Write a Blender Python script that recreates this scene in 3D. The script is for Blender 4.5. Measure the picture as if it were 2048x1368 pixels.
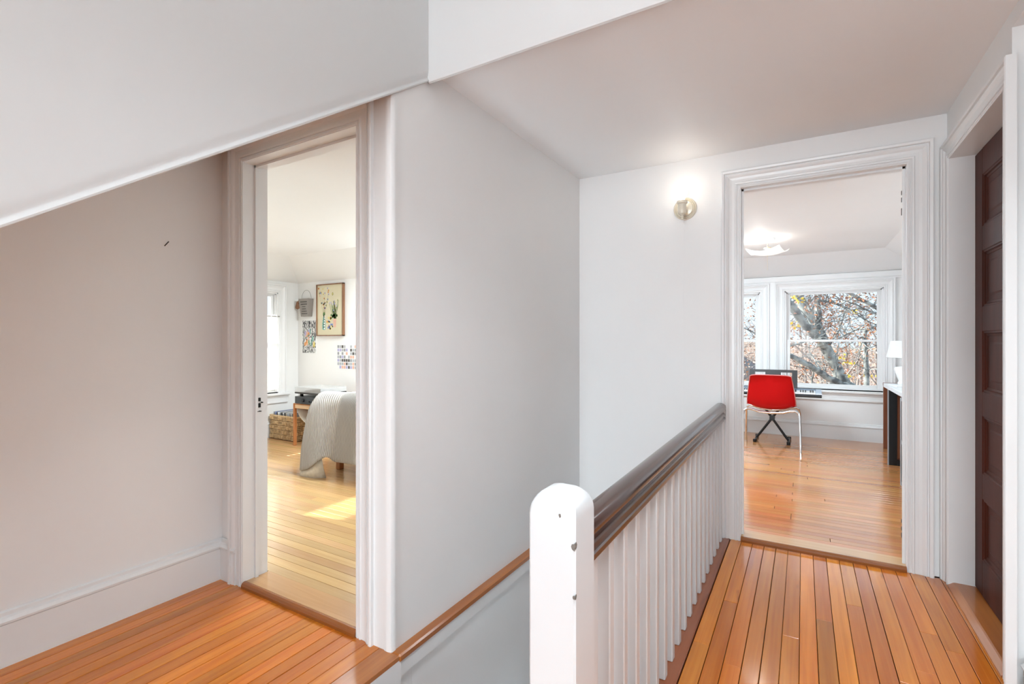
import bpy, math, random
from mathutils import Vector, Matrix
random.seed(7)
R = math.radians
C = bpy.context.scene.collection
S = bpy.context.scene
for o in list(bpy.data.objects): bpy.data.objects.remove(o)

# ------------------------------------------------------------------ camera, world, light, exposure
EYE = 1.15; F = 985.0; TH = math.atan2(582, 985); HOR = 682.0
fwd = Vector((math.cos(TH), math.sin(TH), 0)); rgt = Vector((math.sin(TH), -math.cos(TH), 0)); up = Vector((0, 0, 1))
cd = bpy.data.cameras.new('camera'); cam = bpy.data.objects.new('camera', cd); C.objects.link(cam)
cam.location = (0, 0, EYE)
cam.rotation_euler = Matrix((rgt, up, -fwd)).transposed().to_euler()
cd.sensor_width = 36; cd.lens = F / 2048 * 36; cd.shift_y = -2 / 2048; cd.clip_start = .02; cd.clip_end = 500
S.camera = cam
S.view_settings.view_transform = 'Standard'; S.view_settings.look = 'None'
S.view_settings.gamma = 1; S.view_settings.use_curve_mapping = False
S.view_settings.exposure = 0.62
W = bpy.data.worlds.new('world'); S.world = W; W.use_nodes = True
wb = W.node_tree.nodes['Background']
wb.inputs[0].default_value = (0.72, 0.86, 1.0, 1); wb.inputs[1].default_value = .92
sl = bpy.data.lights.new('sun', 'SUN'); sun = bpy.data.objects.new('sun', sl); C.objects.link(sun)
sl.energy = 7.0; sl.angle = R(.6); sl.color = (1, .93, .82)
sun.rotation_euler = Vector((.60, -2.7, -1.52)).to_track_quat('-Z', 'Y').to_euler()

def area(name, loc, size, power, col=(1, 1, 1), d=(0, 0, -1), sy=None):
    l = bpy.data.lights.new(name, 'AREA'); l.energy = power; l.color = col; l.size = size
    if sy: l.shape = 'RECTANGLE'; l.size_y = sy
    o = bpy.data.objects.new(name, l); C.objects.link(o); o.location = loc
    o.rotation_euler = Vector(d).to_track_quat('-Z', 'Y').to_euler(); return o
DAY = (.84, .94, 1); COOL = (.74, .905, 1)
area('landing_fill_back', (-6.7, .35, 1.5), 1.5, 122, DAY, (1, .02, .02), 2.1)  # unseen frontal fill added to brighten the whole hall evenly
area('landing_fill_top', (.60, -.25, 2.74), .6, 17, DAY).data.spread = R(118)  # added overhead fill for hall floor and long wall, no fixture there
area('landing_fill_low', (-1.7, .95, .6), .8, 19, COOL, (1, .42, .40))  # unseen fill added low behind the camera, tilted up towards ceiling and landing
area('stairwell_fill', (2.0, .76, -1.4), .6, 96, COOL, (0, -.12, 1), 1.8).data.spread = R(95)  # hidden upward fill added to lift the hall ceiling
area('bedroom_fill', (3.25, 3.1, 2.07), .7, 51, DAY)  # added fill out of view, raises the bedroom brightness
area('study_fill', (4.9, 1.0, 2.09), .8, 42, COOL)  # added fill, placed where the doorway hides it
area('study_fill_2', (3.9, -.85, 2.09), .4, 15, COOL)  # second hidden fill added for the study

def at(px, py, d):
    """a point seen at (px,py), d metres in front of the lens: used for the drape and the trees"""
    return Vector((0, 0, EYE)) + d * (fwd + (px - 1024) / F * rgt - (py - HOR) / F * up)

# ------------------------------------------------------------------ materials
M = {}
def mat(name, col, rough=.5, metal=0, spec=.5, **k):
    m = bpy.data.materials.new(name); m.use_nodes = True; b = m.node_tree.nodes['Principled BSDF']
    b.inputs['Base Color'].default_value = (*col, 1); b.inputs['Roughness'].default_value = rough
    b.inputs['Metallic'].default_value = metal; b.inputs['Specular IOR Level'].default_value = spec
    for a, v in k.items(): b.inputs[a.replace('_', ' ')].default_value = v
    M[name] = m; return m
def nodes(m): return m.node_tree.nodes, m.node_tree.links, m.node_tree.nodes['Principled BSDF']
def noisy(name, c1, c2, rough, scale=(3, 3, 3), detail=4, bump=0, bscale=60, lo=.35, hi=.65, metal=0, spec=.5, **k):
    m = mat(name, c1, rough, metal, spec, **k); n, l, b = nodes(m)
    tc = n.new('ShaderNodeTexCoord'); mp = n.new('ShaderNodeMapping'); mp.inputs['Scale'].default_value = scale
    l.new(tc.outputs['Object'], mp.inputs[0])
    t = n.new('ShaderNodeTexNoise'); t.inputs['Scale'].default_value = 1; t.inputs['Detail'].default_value = detail
    l.new(mp.outputs[0], t.inputs[0])
    cr = n.new('ShaderNodeValToRGB'); cr.color_ramp.elements[0].position = lo; cr.color_ramp.elements[1].position = hi
    cr.color_ramp.elements[0].color = (*c1, 1); cr.color_ramp.elements[1].color = (*c2, 1)
    l.new(t.outputs[0], cr.inputs[0]); l.new(cr.outputs[0], b.inputs['Base Color'])
    if bump:
        t2 = n.new('ShaderNodeTexNoise'); t2.inputs['Scale'].default_value = bscale; t2.inputs['Detail'].default_value = 3
        l.new(tc.outputs['Object'], t2.inputs[0])
        bp = n.new('ShaderNodeBump'); bp.inputs['Strength'].default_value = bump; bp.inputs['Distance'].default_value = .01
        l.new(t2.outputs[0], bp.inputs['Height']); l.new(bp.outputs[0], b.inputs['Normal'])
    return m
noisy('wall_paint', (.835, .83, .825), (.865, .86, .855), .55, (1.2, 1.2, 1.2), bump=.08, bscale=18)
noisy('ceiling_paint_dim', (.645, .645, .64), (.665, .665, .66), .6, (1, 1, 1), bump=.06, bscale=12)  # ceiling paint made darker to offset excess light on header and cheek
noisy('ceiling_paint', (.88, .885, .89), (.90, .905, .91), .6, (1, 1, 1), bump=.06, bscale=12)
noisy('trim_paint', (.80, .80, .80), (.83, .83, .83), .3, (2, 2, 2))
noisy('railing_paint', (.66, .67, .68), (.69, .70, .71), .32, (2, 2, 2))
noisy('bedroom_paint', (.85, .845, .825), (.87, .865, .85), .55, (1, 1, 1))
mat('chip', (.18, .16, .14), .7); mat('black', (.006, .007, .009), .35); mat('black_hole', (.01, .01, .01), .8)
mat('dark_gap', (.055, .022, .008), .8)

def plank_mat(name, cols, rough, axis, knots=.6, hv=.05, vv=.25):
    """axis: 0 boards run along x, 1 along y. Grain follows the board, each board has its own tone."""
    m = mat(name, cols[0], rough); n, l, b = nodes(m)
    tc = n.new('ShaderNodeTexCoord'); oi = n.new('ShaderNodeObjectInfo')
    vm = n.new('ShaderNodeVectorMath'); vm.operation = 'SCALE'; vm.inputs[3].default_value = 37.0
    cb = n.new('ShaderNodeCombineXYZ')
    for i in range(3): l.new(oi.outputs['Random'], cb.inputs[i])
    l.new(cb.outputs[0], vm.inputs[0])
    ad = n.new('ShaderNodeVectorMath'); l.new(tc.outputs['Object'], ad.inputs[0]); l.new(vm.outputs[0], ad.inputs[1])
    def tex(sc, det, dist=0):
        mp = n.new('ShaderNodeMapping'); s = [sc[1]] * 3; s[axis] = sc[0]; mp.inputs['Scale'].default_value = s
        l.new(ad.outputs[0], mp.inputs[0]); t = n.new('ShaderNodeTexNoise'); t.inputs['Scale'].default_value = 1
        t.inputs['Detail'].default_value = det; t.inputs['Distortion'].default_value = dist; l.new(mp.outputs[0], t.inputs[0]); return t
    g = tex((1.6, 55), 5, .6); g2 = tex((1.2, 9), 3, .3); kn = tex((3.5, 16), 2, .2)
    cr = n.new('ShaderNodeValToRGB'); e = cr.color_ramp.elements; e[0].position = .3; e[1].position = .72
    e[0].color = (*cols[0], 1); e[1].color = (*cols[1], 1)
    mx = n.new('ShaderNodeMix'); mx.data_type = 'FLOAT'; mx.inputs[0].default_value = .5
    l.new(g.outputs[0], mx.inputs[2]); l.new(g2.outputs[0], mx.inputs[3]); l.new(mx.outputs[0], cr.inputs[0])
    kr = n.new('ShaderNodeValToRGB'); kr.color_ramp.elements[0].position = .70; kr.color_ramp.elements[1].position = .80
    kr.color_ramp.elements[0].color = (0, 0, 0, 1); kr.color_ramp.elements[1].color = (knots,) * 3 + (1,)
    l.new(kn.outputs[0], kr.inputs[0])
    mk = n.new('ShaderNodeMix'); mk.data_type = 'RGBA'; l.new(kr.outputs[0], mk.inputs[0]); l.new(cr.outputs[0], mk.inputs[6])
    mk.inputs[7].default_value = (*cols[2], 1)
    hs = n.new('ShaderNodeHueSaturation'); l.new(mk.outputs[2], hs.inputs['Color'])
    mr = n.new('ShaderNodeMapRange'); mr.inputs[3].default_value = .5 - hv / 2; mr.inputs[4].default_value = .5 + hv / 2
    l.new(oi.outputs['Random'], mr.inputs[0]); l.new(mr.outputs[0], hs.inputs['Hue'])
    m2 = n.new('ShaderNodeMath'); m2.operation = 'MULTIPLY'; m2.inputs[1].default_value = 7.31; l.new(oi.outputs['Random'], m2.inputs[0])
    m3 = n.new('ShaderNodeMath'); m3.operation = 'FRACT'; l.new(m2.outputs[0], m3.inputs[0])
    mr2 = n.new('ShaderNodeMapRange'); mr2.inputs[3].default_value = 1 - vv; mr2.inputs[4].default_value = 1 + vv * .6
    l.new(m3.outputs[0], mr2.inputs[0]); l.new(mr2.outputs[0], hs.inputs['Value'])
    l.new(hs.outputs[0], b.inputs['Base Color'])
    bp = n.new('ShaderNodeBump'); bp.inputs['Strength'].default_value = .12; bp.inputs['Distance'].default_value = .004
    l.new(g2.outputs[0], bp.inputs['Height']); l.new(bp.outputs[0], b.inputs['Normal'])
    b.inputs['Coat Weight'].default_value = .75; b.inputs['Coat IOR'].default_value = 1.5; b.inputs['Coat Roughness'].default_value = rough * .5; b.inputs['Specular IOR Level'].default_value = .2
    return m
plank_mat('hall_boards', ((.48, .115, .006), (.76, .255, .022), (.14, .035, .01)), .2, 0, .8, .012, .3)
plank_mat('study_boards', ((.42, .155, .045), (.60, .26, .09), (.25, .09, .04)), .24, 1, .4, .015, .16)
plank_mat('bedroom_boards', ((.56, .32, .13), (.72, .46, .21), (.35, .16, .06)), .26, 1, .35, .015, .14)
plank_mat('nosing_wood', ((.34, .10, .018), (.52, .19, .04), (.14, .05, .02)), .3, 0, .7, .01, .1)
plank_mat('threshold_wood', ((.24, .07, .014), (.36, .12, .028), (.15, .05, .02)), .24, 1, .6, .01, .1)
plank_mat('sill_wood_sheen', ((.50, .26, .10), (.68, .40, .17), (.3, .12, .04)), .24, 1, .4, .01, .06)  # for threshold tops: reflected light put into the colour as a paler wood
plank_mat('shoe_wood', ((.20, .055, .02), (.34, .11, .04), (.08, .02, .01)), .35, 0, .7, .01, .1)
noisy('mahogany', (.030, .010, .007), (.058, .018, .010), .22, (1.5, 5, 5), Coat_Weight=.4, Coat_Roughness=.12)
noisy('door_wood', (.055, .014, .008), (.085, .021, .012), .5, (14, 14, 1.2), bump=.04, bscale=30, spec=.12)
noisy('stool_wood', (.45, .17, .05), (.55, .23, .08), .45, (20, 20, 3))
noisy('pale_wood', (.72, .50, .30), (.8, .6, .38), .5, (20, 3, 20))
noisy('frame_wood', (.20, .09, .045), (.28, .13, .06), .5, (30, 30, 4))
noisy('cabinet_wood', (.16, .045, .018), (.24, .075, .03), .4, (12, 12, 2))
def glass():
    m = bpy.data.materials.new('glass'); m.use_nodes = True; n = m.node_tree.nodes; l = m.node_tree.links
    n.remove(n['Principled BSDF']); o = n['Material Output']
    t = n.new('ShaderNodeBsdfTransparent'); t.inputs[0].default_value = (.97, .985, .985, 1)
    g = n.new('ShaderNodeBsdfGlossy'); g.inputs['Roughness'].default_value = .02
    fr = n.new('ShaderNodeFresnel'); fr.inputs[0].default_value = 1.12; x = n.new('ShaderNodeMixShader')
    l.new(fr.outputs[0], x.inputs[0]); l.new(t.outputs[0], x.inputs[1]); l.new(g.outputs[0], x.inputs[2]); l.new(x.outputs[0], o.inputs[0])
    M['glass'] = m
glass()
def sheer(name, col, tr):
    m = bpy.data.materials.new(name); m.use_nodes = True; n = m.node_tree.nodes; l = m.node_tree.links
    n.remove(n['Principled BSDF']); o = n['Material Output']
    d = n.new('ShaderNodeBsdfDiffuse'); d.inputs[0].default_value = (*col, 1); t = n.new('ShaderNodeBsdfTranslucent'); t.inputs[0].default_value = (*col, 1)
    p = n.new('ShaderNodeBsdfTransparent'); a = n.new('ShaderNodeMixShader'); a.inputs[0].default_value = .55
    l.new(d.outputs[0], a.inputs[1]); l.new(t.outputs[0], a.inputs[2]); x = n.new('ShaderNodeMixShader'); x.inputs[0].default_value = tr
    l.new(a.outputs[0], x.inputs[1]); l.new(p.outputs[0], x.inputs[2]); l.new(x.outputs[0], o.inputs[0]); M[name] = m
sheer('curtain_cloth', (.95, .95, .93), .06); sheer('lamp_paper', (.93, .93, .92), .0)
def emit(name, col, s):
    m = mat(name, (.8, .8, .78), .5); b = m.node_tree.nodes['Principled BSDF']
    b.inputs['Emission Color'].default_value = (*col, 1); b.inputs['Emission Strength'].default_value = s
emit('bulb_glow', (1, .93, .82), 3); 
emit('milk_glass', (1, .96, .90), .38)
mat('brass', (.78, .66, .46), .25, .8); mat('cream_enamel', (.80, .74, .62), .25, .1)
mat('chrome', (.75, .76, .78), .12, 1); mat('red_plastic', (.56, .003, .006), .42, 0, .2)
mat('red_edge', (.62, .20, .19), .35)
mat('steel_black', (.012, .012, .014), .35, .3); mat('keys_white', (.82, .82, .80), .25); mat('keys_black', (.012, .012, .014), .2)
mat('silver_plastic', (.50, .56, .64), .3, .4); mat('blue_grey', (.10, .14, .2), .4); mat('charcoal', (.028, .026, .026), .45)
noisy('laminate', (.62, .63, .65), (.68, .69, .70), .3, (4, 4, 4)); mat('grey_edge', (.38, .40, .43), .35)
mat('paper', (.85, .85, .84), .6); mat('paper_grey', (.45, .46, .48), .6); mat('cream', (.66, .60, .42), .7)
mat('ceramic', (.85, .85, .83), .15); mat('linen', (.74, .68, .58), .8); mat('amp_grey', (.035, .045, .055), .4)
mat('tin', (.30, .27, .24), .5, .3); mat('ink', (.10, .09, .085), .7); mat('wire', (.35, .34, .32), .4, .7)
mat('clear_cover', (.75, .77, .77), .1); M['clear_cover'].node_tree.nodes['Principled BSDF'].inputs['Alpha'].default_value = .45
for nm, c in dict(p_green=(.10, .2, .06), p_olive=(.28, .28, .09), p_teal=(.2, .42, .36), p_pink=(.75, .45, .34), p_lilac=(.45, .42, .62), p_yellow=(.75, .62, .2), p_blue=(.25, .33, .6), p_orange=(.75, .3, .08), p_white=(.85, .85, .82), p_dark=(.05, .05, .05), p_grey=(.33, .33, .34)).items(): mat(nm, c, .7)

# ------------------------------------------------------------------ mesh building
class MB:
    def __init__(s): s.v = []; s.f = []; s.m = []; s.mats = []; s.uv = None
    def mi(s, m):
        if m is None: return 0
        if m not in s.mats: s.mats.append(m)
        return s.mats.index(m)
    def add(s, vs, fs, m=None):
        k = len(s.v); s.v += [tuple(p) for p in vs]; i = s.mi(m)
        for f in fs: s.f.append([a + k for a in f]); s.m.append(i)
        return s
    def box(s, x0, x1, y0, y1, z0, z1, m=None):
        x0, x1 = sorted((x0, x1)); y0, y1 = sorted((y0, y1)); z0, z1 = sorted((z0, z1))
        v = [(x, y, z) for z in (z0, z1) for x, y in ((x0, y0), (x1, y0), (x1, y1), (x0, y1))]
        return s.add(v, [(3, 2, 1, 0), (4, 5, 6, 7), (0, 1, 5, 4), (1, 2, 6, 5), (2, 3, 7, 6), (3, 0, 4, 7)], m)
    def bbox(s, x0, x1, y0, y1, z0, z1, b=.003, m=None):
        """box with chamfered edges"""
        x0, x1 = sorted((x0, x1)); y0, y1 = sorted((y0, y1)); z0, z1 = sorted((z0, z1))
        b = min(b, (x1 - x0) * .45, (y1 - y0) * .45, (z1 - z0) * .45); rings = []
        def ring(z, i):
            a0, a1, b0, b1 = x0 + i, x1 - i, y0 + i, y1 - i
            c = b if i == 0 else b * .5
            return [(a0 + c, b0, z), (a1 - c, b0, z), (a1, b0 + c, z), (a1, b1 - c, z), (a1 - c, b1, z), (a0 + c, b1, z), (a0, b1 - c, z), (a0, b0 + c, z)]
        rs = [ring(z0, b), ring(z0 + b, 0), ring(z1 - b, 0), ring(z1, b)]
        return s.loft(rs, True, m)
    def loft(s, rings, cap=True, m=None, closed=True, cap0=True):
        n = len(rings[0]); k = 0; vs = [p for r in rings for p in r]; fs = []
        for a in range(len(rings) - 1):
            for i in range(n if closed else n - 1):
                j = (i + 1) % n; fs.append((a * n + i, a * n + j, (a + 1) * n + j, (a + 1) * n + i))
        if cap and closed:
            if cap0: fs.append(tuple(range(n))[::-1])
            fs.append(tuple((len(rings) - 1) * n + i for i in range(n)))
        return s.add(vs, fs, m)
    def tube(s, pts, r, n=8, m=None, cap=True):
        pts = [Vector(p) for p in pts]; rs = r if isinstance(r, (list, tuple)) else [r] * len(pts); rings = []
        t0 = (pts[1] - pts[0]).normalized(); a = t0.orthogonal().normalized()
        for i, p in enumerate(pts):
            t = (pts[min(i + 1, len(pts) - 1)] - pts[max(i - 1, 0)]).normalized()
            a = (a - t * a.dot(t)).normalized(); b = t.cross(a)
            rings.append([p + rs[i] * (math.cos(2 * math.pi * k / n) * a + math.sin(2 * math.pi * k / n) * b) for k in range(n)])
        return s.loft(rings, cap, m)
    def lathe(s, prof, o=(0, 0, 0), n=24, ax=2, m=None, cap=True):
        rings = []
        for r, h in prof:
            ring = []
            for k in range(n):
                a = 2 * math.pi * k / n; p = [r * math.cos(a), r * math.sin(a), h]
                if ax == 0: p = [h, p[0], p[1]]
                if ax == 1: p = [p[1], h, p[0]]
                ring.append((p[0] + o[0], p[1] + o[1], p[2] + o[2]))
            rings.append(ring)
        return s.loft(rings, cap, m)
    def build(s, name, m=None, parent=None, smooth=False, bevel=0):
        me = bpy.data.meshes.new(name); me.from_pydata(s.v, [], s.f)
        if s.mats:
            for k in s.mats: me.materials.append(M[k])
            me.polygons.foreach_set('material_index', s.m)
        elif m: me.materials.append(M[m])
        me.validate(); me.update()
        if smooth:
            me.polygons.foreach_set('use_smooth', [True] * len(me.polygons)); me.set_sharp_from_angle(angle=R(38))
        o = bpy.data.objects.new(name, me); C.objects.link(o)
        if bevel:
            b = o.modifiers.new('b', 'BEVEL'); b.width = bevel; b.segments = 2; b.limit_method = 'ANGLE'
        if parent: o.parent = parent
        return o
def tag(o, label=None, cat=None, group=None, kind=None):
    if label: o['label'] = label
    if cat: o['category'] = cat
    if group: o['group'] = group
    if kind: o['kind'] = kind
    return o
def empty(name, loc=(0, 0, 0), rz=0):
    o = bpy.data.objects.new(name, None); C.objects.link(o); o.location = loc; o.rotation_euler = (0, 0, rz); o.empty_display_size = .1; return o
def struct(o, label, cat): return tag(o, label, cat, kind='structure')

def fix_normals(o):
    import bmesh
    bm = bmesh.new(); bm.from_mesh(o.data); bmesh.ops.recalc_face_normals(bm, faces=bm.faces[:]); bm.to_mesh(o.data); bm.free(); return o

# casing: profile (t outward from the opening, h proud of the wall) swept round the opening with mitres
PROF = [(0, 0), (0, .011), (.003, .015), (.009, .015), (.011, .011), (.016, .011), (.018, .016), (.026, .017), (.030, .012),
        (.045, .0125), (.058, .015), (.068, .021), (.076, .024), (.079, .019), (.083, .019), (.086, .028), (.098, .030), (.103, .027), (.104, 0)]
def casing(mapf, s0, s1, z0, z1, prof=PROF, k=1.0, sill=False):
    """mapf(s,z,h)->xyz; s0<s1"""
    mb = MB(); st = []
    for t, h in prof:
        t *= k
        path = [(s0 - t, z0), (s0 - t, z1 + t), (s1 + t, z1 + t), (s1 + t, z0)]
        if sill: path = [(s0 - t, z0 - t), (s0 - t, z1 + t), (s1 + t, z1 + t), (s1 + t, z0 - t), (s0 - t, z0 - t)]
        st.append([mapf(a, b, h) for a, b in path])
    n = len(st[0]); vs = [p for r in st for p in r]; fs = []
    for i in range(len(st) - 1):
        for j in range(n - 1): fs.append((i * n + j, i * n + j + 1, (i + 1) * n + j + 1, (i + 1) * n + j))
    if not sill: fs.append(tuple(i * n for i in range(len(st)))); fs.append(tuple(i * n + n - 1 for i in range(len(st))))
    mb.add(vs, fs); return mb
def run(mb, prof, a, b, axis, base, sgn, m=None):
    """baseboard: prof (h proud, z) run along axis 'x' or 'y' from a to b on the plane coordinate base, proud towards sgn"""
    r = []
    for t in (a, b):
        r.append([(t, base + sgn * h, z) if axis == 'x' else (base + sgn * h, t, z) for h, z in prof])
    return mb.loft(r, True, m)
BASEP = [(0, 0), (.02, 0), (.02, .148), (.017, .151), (.026, .154), (.027, .162), (.020, .172), (.012, .178), (.011, .190), (.004, .194), (0, .194)]

# ------------------------------------------------------------------ shell
XW = 1.35; XF = 3.12; YL = 2.44; YLONG = 1.31; YR = -.60
w = MB(); w.box(-7.0, XW, YL, 2.54, -.2, 3.0)
struct(w.build('wall_left', 'wall_paint'), 'plain off-white wall left of the bedroom doorway', 'wall')
w = MB()      # wall with the bedroom doorway
w.box(XW, 1.45, 1.31, 1.48, -.2, 3); w.box(XW, 1.45, 2.265, 5.5, -.2, 3); w.box(XW, 1.45, 1.48, 2.265, 2.0, 3); w.box(XW, 1.45, 1.48, 2.265, -.2, 0)
struct(w.build('wall_doorway', 'wall_paint'), 'off-white wall around the left bedroom doorway', 'wall')
w = MB(); w.box(1.4505, 3.22, YLONG, 1.42, -2.8, 3.0); w.box(1.36, 1.4505, YLONG, 1.42, -2.8, -.2); w.box(XW + .001, 1.4505, YLONG - .0005, 1.32, -.03, 3)
w.box(.8, 1.36, 1.30, 1.42, -2.8, -.13)
struct(w.build('wall_stairwell', 'wall_paint'), 'long off-white wall beside the stairwell behind the railing', 'wall')
w = MB()
w.box(XF, 3.22, -.70, -.455, -2.8, 3); w.box(XF, 3.22, .32, 1.3105, -2.8, 3); w.box(XF, 3.22, -.455, .32, 2.045, 3); w.box(XF, 3.22, -.455, .32, -2.8, 0)
w.box(XF + .003, 3.22, -1.3, -.70, -.2, 3)
struct(w.build('wall_far', 'wall_paint'), 'off-white end wall carrying the sconce and the study doorway', 'wall')
w = MB()
w.box(2.262, 2.285, YR, -.72, -.2, 3); w.box(3.045, XF, YR, -.72, -.2, 3); w.box(2.285, 3.045, YR, -.72, 2.015, 3)
w.box(-7.0, 2.262, YR - .035, -.72, -.2, 2.195); w.box(-7.0, 2.262, YR, -.72, 2.195, 3); w.box(2.285, 3.045, YR, -.72, -.2, -.004)
struct(w.build('wall_right', 'wall_paint'), 'off-white wall with the dark panelled door on the right', 'wall')
w = MB()
w.box(-7.1, -7.0, -.72, .0, -.2, 3); w.box(-7.1, -7.0, .9, 2.54, -.2, 3); w.box(-7.1, -7.0, 0, .9, -.2, .8); w.box(-7.1, -7.0, 0, .9, 2.2, 3)  # window opening added to let extra daylight into the hall
struct(w.build('wall_back', 'wall_paint'), 'unseen wall behind the viewpoint with an opening added for daylight', 'wall')
# ceilings
w = MB(); w.box(1.56, XF, YR, YLONG, 2.25, 2.35)
struct(w.build('ceiling', 'ceiling_paint'), 'flat white ceiling over the hall end', 'ceiling')
w = MB(); w.box(-7.0, 1.6, YR, 1.30, 2.8, 2.9)
struct(w.build('ceiling', 'ceiling_paint'), 'higher ceiling over the viewpoint', 'ceiling')
# header face (plane x) above the hall ceiling edge
w = MB(); XR = 1.527; ZR = 1.15 + .678 * XR
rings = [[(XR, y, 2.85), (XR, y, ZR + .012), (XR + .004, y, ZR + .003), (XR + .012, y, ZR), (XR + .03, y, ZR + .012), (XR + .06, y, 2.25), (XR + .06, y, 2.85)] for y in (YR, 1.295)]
w.loft(rings); struct(fix_normals(w.build('trim_1', 'ceiling_paint_dim', smooth=True)), 'white header face above the near edge of the hall ceiling', 'header')
# cheek wall (plane y) with the raked rounded lower edge, left of the header
def rk(x): return 1.15 + .678 * x + .002
w = MB(); YS = 1.29
prof = [(.0, .9), (.0, .050), (.0015, .038), (.0035, .028), (.005, .021), (.005, .017), (.002, .012), (.0, .007), (.001, .002), (.006, 0), (.02, 0), (.02, .9)]
rings = []
for x in (-6.95, -3, -.8, 0, .4, .8, 1.2, XR + .002):
    rings.append([(x, YS + h, min(rk(x) + q, 2.85) if q < .5 else 2.85) for h, q in prof])
w.loft(rings); struct(fix_normals(w.build('trim_2', 'ceiling_paint_dim', smooth=True)), 'white cheek wall with a raked lower edge at upper left', 'header')
w = MB()      # roof slope over the left landing
x0, x1 = -7.0, 1.349; e = .006
v = [(x0, 1.311, rk(x0) + e), (x1, 1.311, rk(x1) + e), (x1, 2.44, rk(x1) + e), (x0, 2.44, rk(x0) + e)]
w.add(v + [(a, b, c + .06) for a, b, c in v], [(0, 1, 2, 3), (7, 6, 5, 4), (0, 4, 5, 1), (1, 5, 6, 2), (2, 6, 7, 3), (3, 7, 4, 0)])
struct(fix_normals(w.build('ceiling', 'ceiling_paint')), 'sloping ceiling over the left landing', 'ceiling')
w = MB(); w.box(-7.1, 7.0, -1.4, 5.6, 3.0, 3.1)  # unseen slab added to stop light leaking in above the ceilings
struct(w.build('roof', 'ceiling_paint'), 'unseen flat deck added above the rooms to keep light out', 'roof')
# nail in the left wall
o = MB().tube([(1.098, 2.441, 1.572), (1.108, 2.425, 1.592)], .0022, 6).build('nail', 'black')
tag(o, 'small dark nail sticking out of the left wall', 'nail')
# floors ------------------------------------------------------------
w = MB(); Z = -.018
w.box(-7.0, XF, YR - .02, .46, -.2, Z); w.box(-7.0, .93, .46, 1.272, -.2, Z); w.box(-7.0, XW, 1.272, YL, -.2, Z)
hall = struct(w.build('floor', 'dark_gap'), 'orange-brown strip wood floor of the hall and landing', 'floor')
PC = {}
def plank(parent, axis, a, b, c, wd, z, m, gap=.0009, th=.018, bev=.0012):
    ln = round(b - a, 2); key = (axis, ln, round(wd, 4), m, gap)
    if key not in PC:
        g = gap; mb = MB()
        if axis == 0: mb.bbox(-ln / 2 + g / 2, ln / 2 - g / 2, g, wd - g, -th, 0, bev)
        else: mb.bbox(g, wd - g, -ln / 2 + g / 2, ln / 2 - g / 2, -th, 0, bev)
        me = bpy.data.meshes.new('plank'); me.from_pydata(mb.v, [], mb.f); me.materials.append(M[m]); me.update(); PC[key] = me
    o = bpy.data.objects.new('plank', PC[key]); C.objects.link(o); o.parent = parent
    mid = (a + b) / 2
    o.location = (mid, c, z) if axis == 0 else (c, mid, z)
    return o
def row(parent, axis, a, b, c, wd, z, m, lmin=.7, lmax=2.2, cuts=None, **k):
    ps = [a]
    if cuts: ps += [q for q in cuts if a < q < b]
    else:
        while True:
            n = ps[-1] + round(random.uniform(lmin, lmax), 1)
            if n > b - .4: break
            ps.append(n)
    ps.append(b)
    for p, q in zip(ps, ps[1:]): plank(parent, axis, p, q, c, wd, z, m, **k)
PW = .0585; y = .363 - PW; i = 0
fixed = {0: [-1.9, .9, 1.98], 1: [-2.1, 1.1, 2.36], 14: [2.4], 15: [2.12]}
while y > YR - PW:
    yy = max(y, YR - .02); g = [.0009, .0013, .0007, .0016, .0010, .0006, .0012][i % 7]
    row(hall, 0, -7.0, XF - .01, yy, y + PW - yy, 0, 'hall_boards', 2.4, 3.9, cuts=fixed.get(i), gap=g); y -= PW; i += 1
# shoe board under the balusters
o = MB().bbox(.96, XF - .001, .366, .470, -.03, .004, .003).build('shoe_board', 'shoe_wood', hall)
plank(hall, 0, -7.0, .955, .366, .094, 0, 'hall_boards')
y = .46
while y < 1.20: row(hall, 0, -7.0, .93, y, PW - .0005, 0, 'hall_boards', 2.0, 3.4); y += PW
y = 2.425 - PW; i = 0
while y > 1.375: row(hall, 0, -7.0, XW - .012, y, PW, 0, 'hall_boards', 2.0, 3.6, gap=[.0013, .0007, .0018, .0009, .0021][i % 5]); y -= PW; i += 1
yb = y + PW
plank(hall, 0, -7.0, XW - .012, 1.366, yb - 1.366, 0, 'hall_boards')
plank(hall, 0, -7.0, XW - .012, 1.268, 1.366 - 1.268, 0, 'nosing_wood')
plank(hall, 0, -7.0, XW - .012, yb - .2, 0, 0, 'nosing_wood') if False else None
# nosing strip along the stairwell wall, white fascia under it
o = MB().bbox(XW - .012, XF, 1.266, 1.312, -.028, .002, .006).build('trim_3', 'nosing_wood'); struct(o, 'brown wood nosing strip along the foot of the stairwell wall', 'nosing')
w = MB(); w.bbox(.95, XF, 1.276, 1.312, -.090, -.028, .004); w.box(.95, XW, 1.27, 1.30, -.2, -.018)
struct(w.build('trim_4', 'trim_paint'), 'white fascia board under the wood nosing in the stairwell', 'fascia')
w = MB(); w.box(.94, XF, .36, .44, -2.8, -.03)
struct(w.build('wall_under_railing', 'wall_paint'), 'stairwell wall below the baluster railing', 'wall')
w = MB(); w.box(.3, XF, .36, 1.31, -2.9, -2.8)
struct(w.build('floor', 'hall_boards'), 'floor of the storey below the stairs', 'floor')
w = MB(); w.box(.60, .90, .36, 1.31, -2.8, -.24)
struct(w.build('wall_under_landing', 'wall_paint'), 'wall under the landing at the head of the stairs', 'wall')

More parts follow.
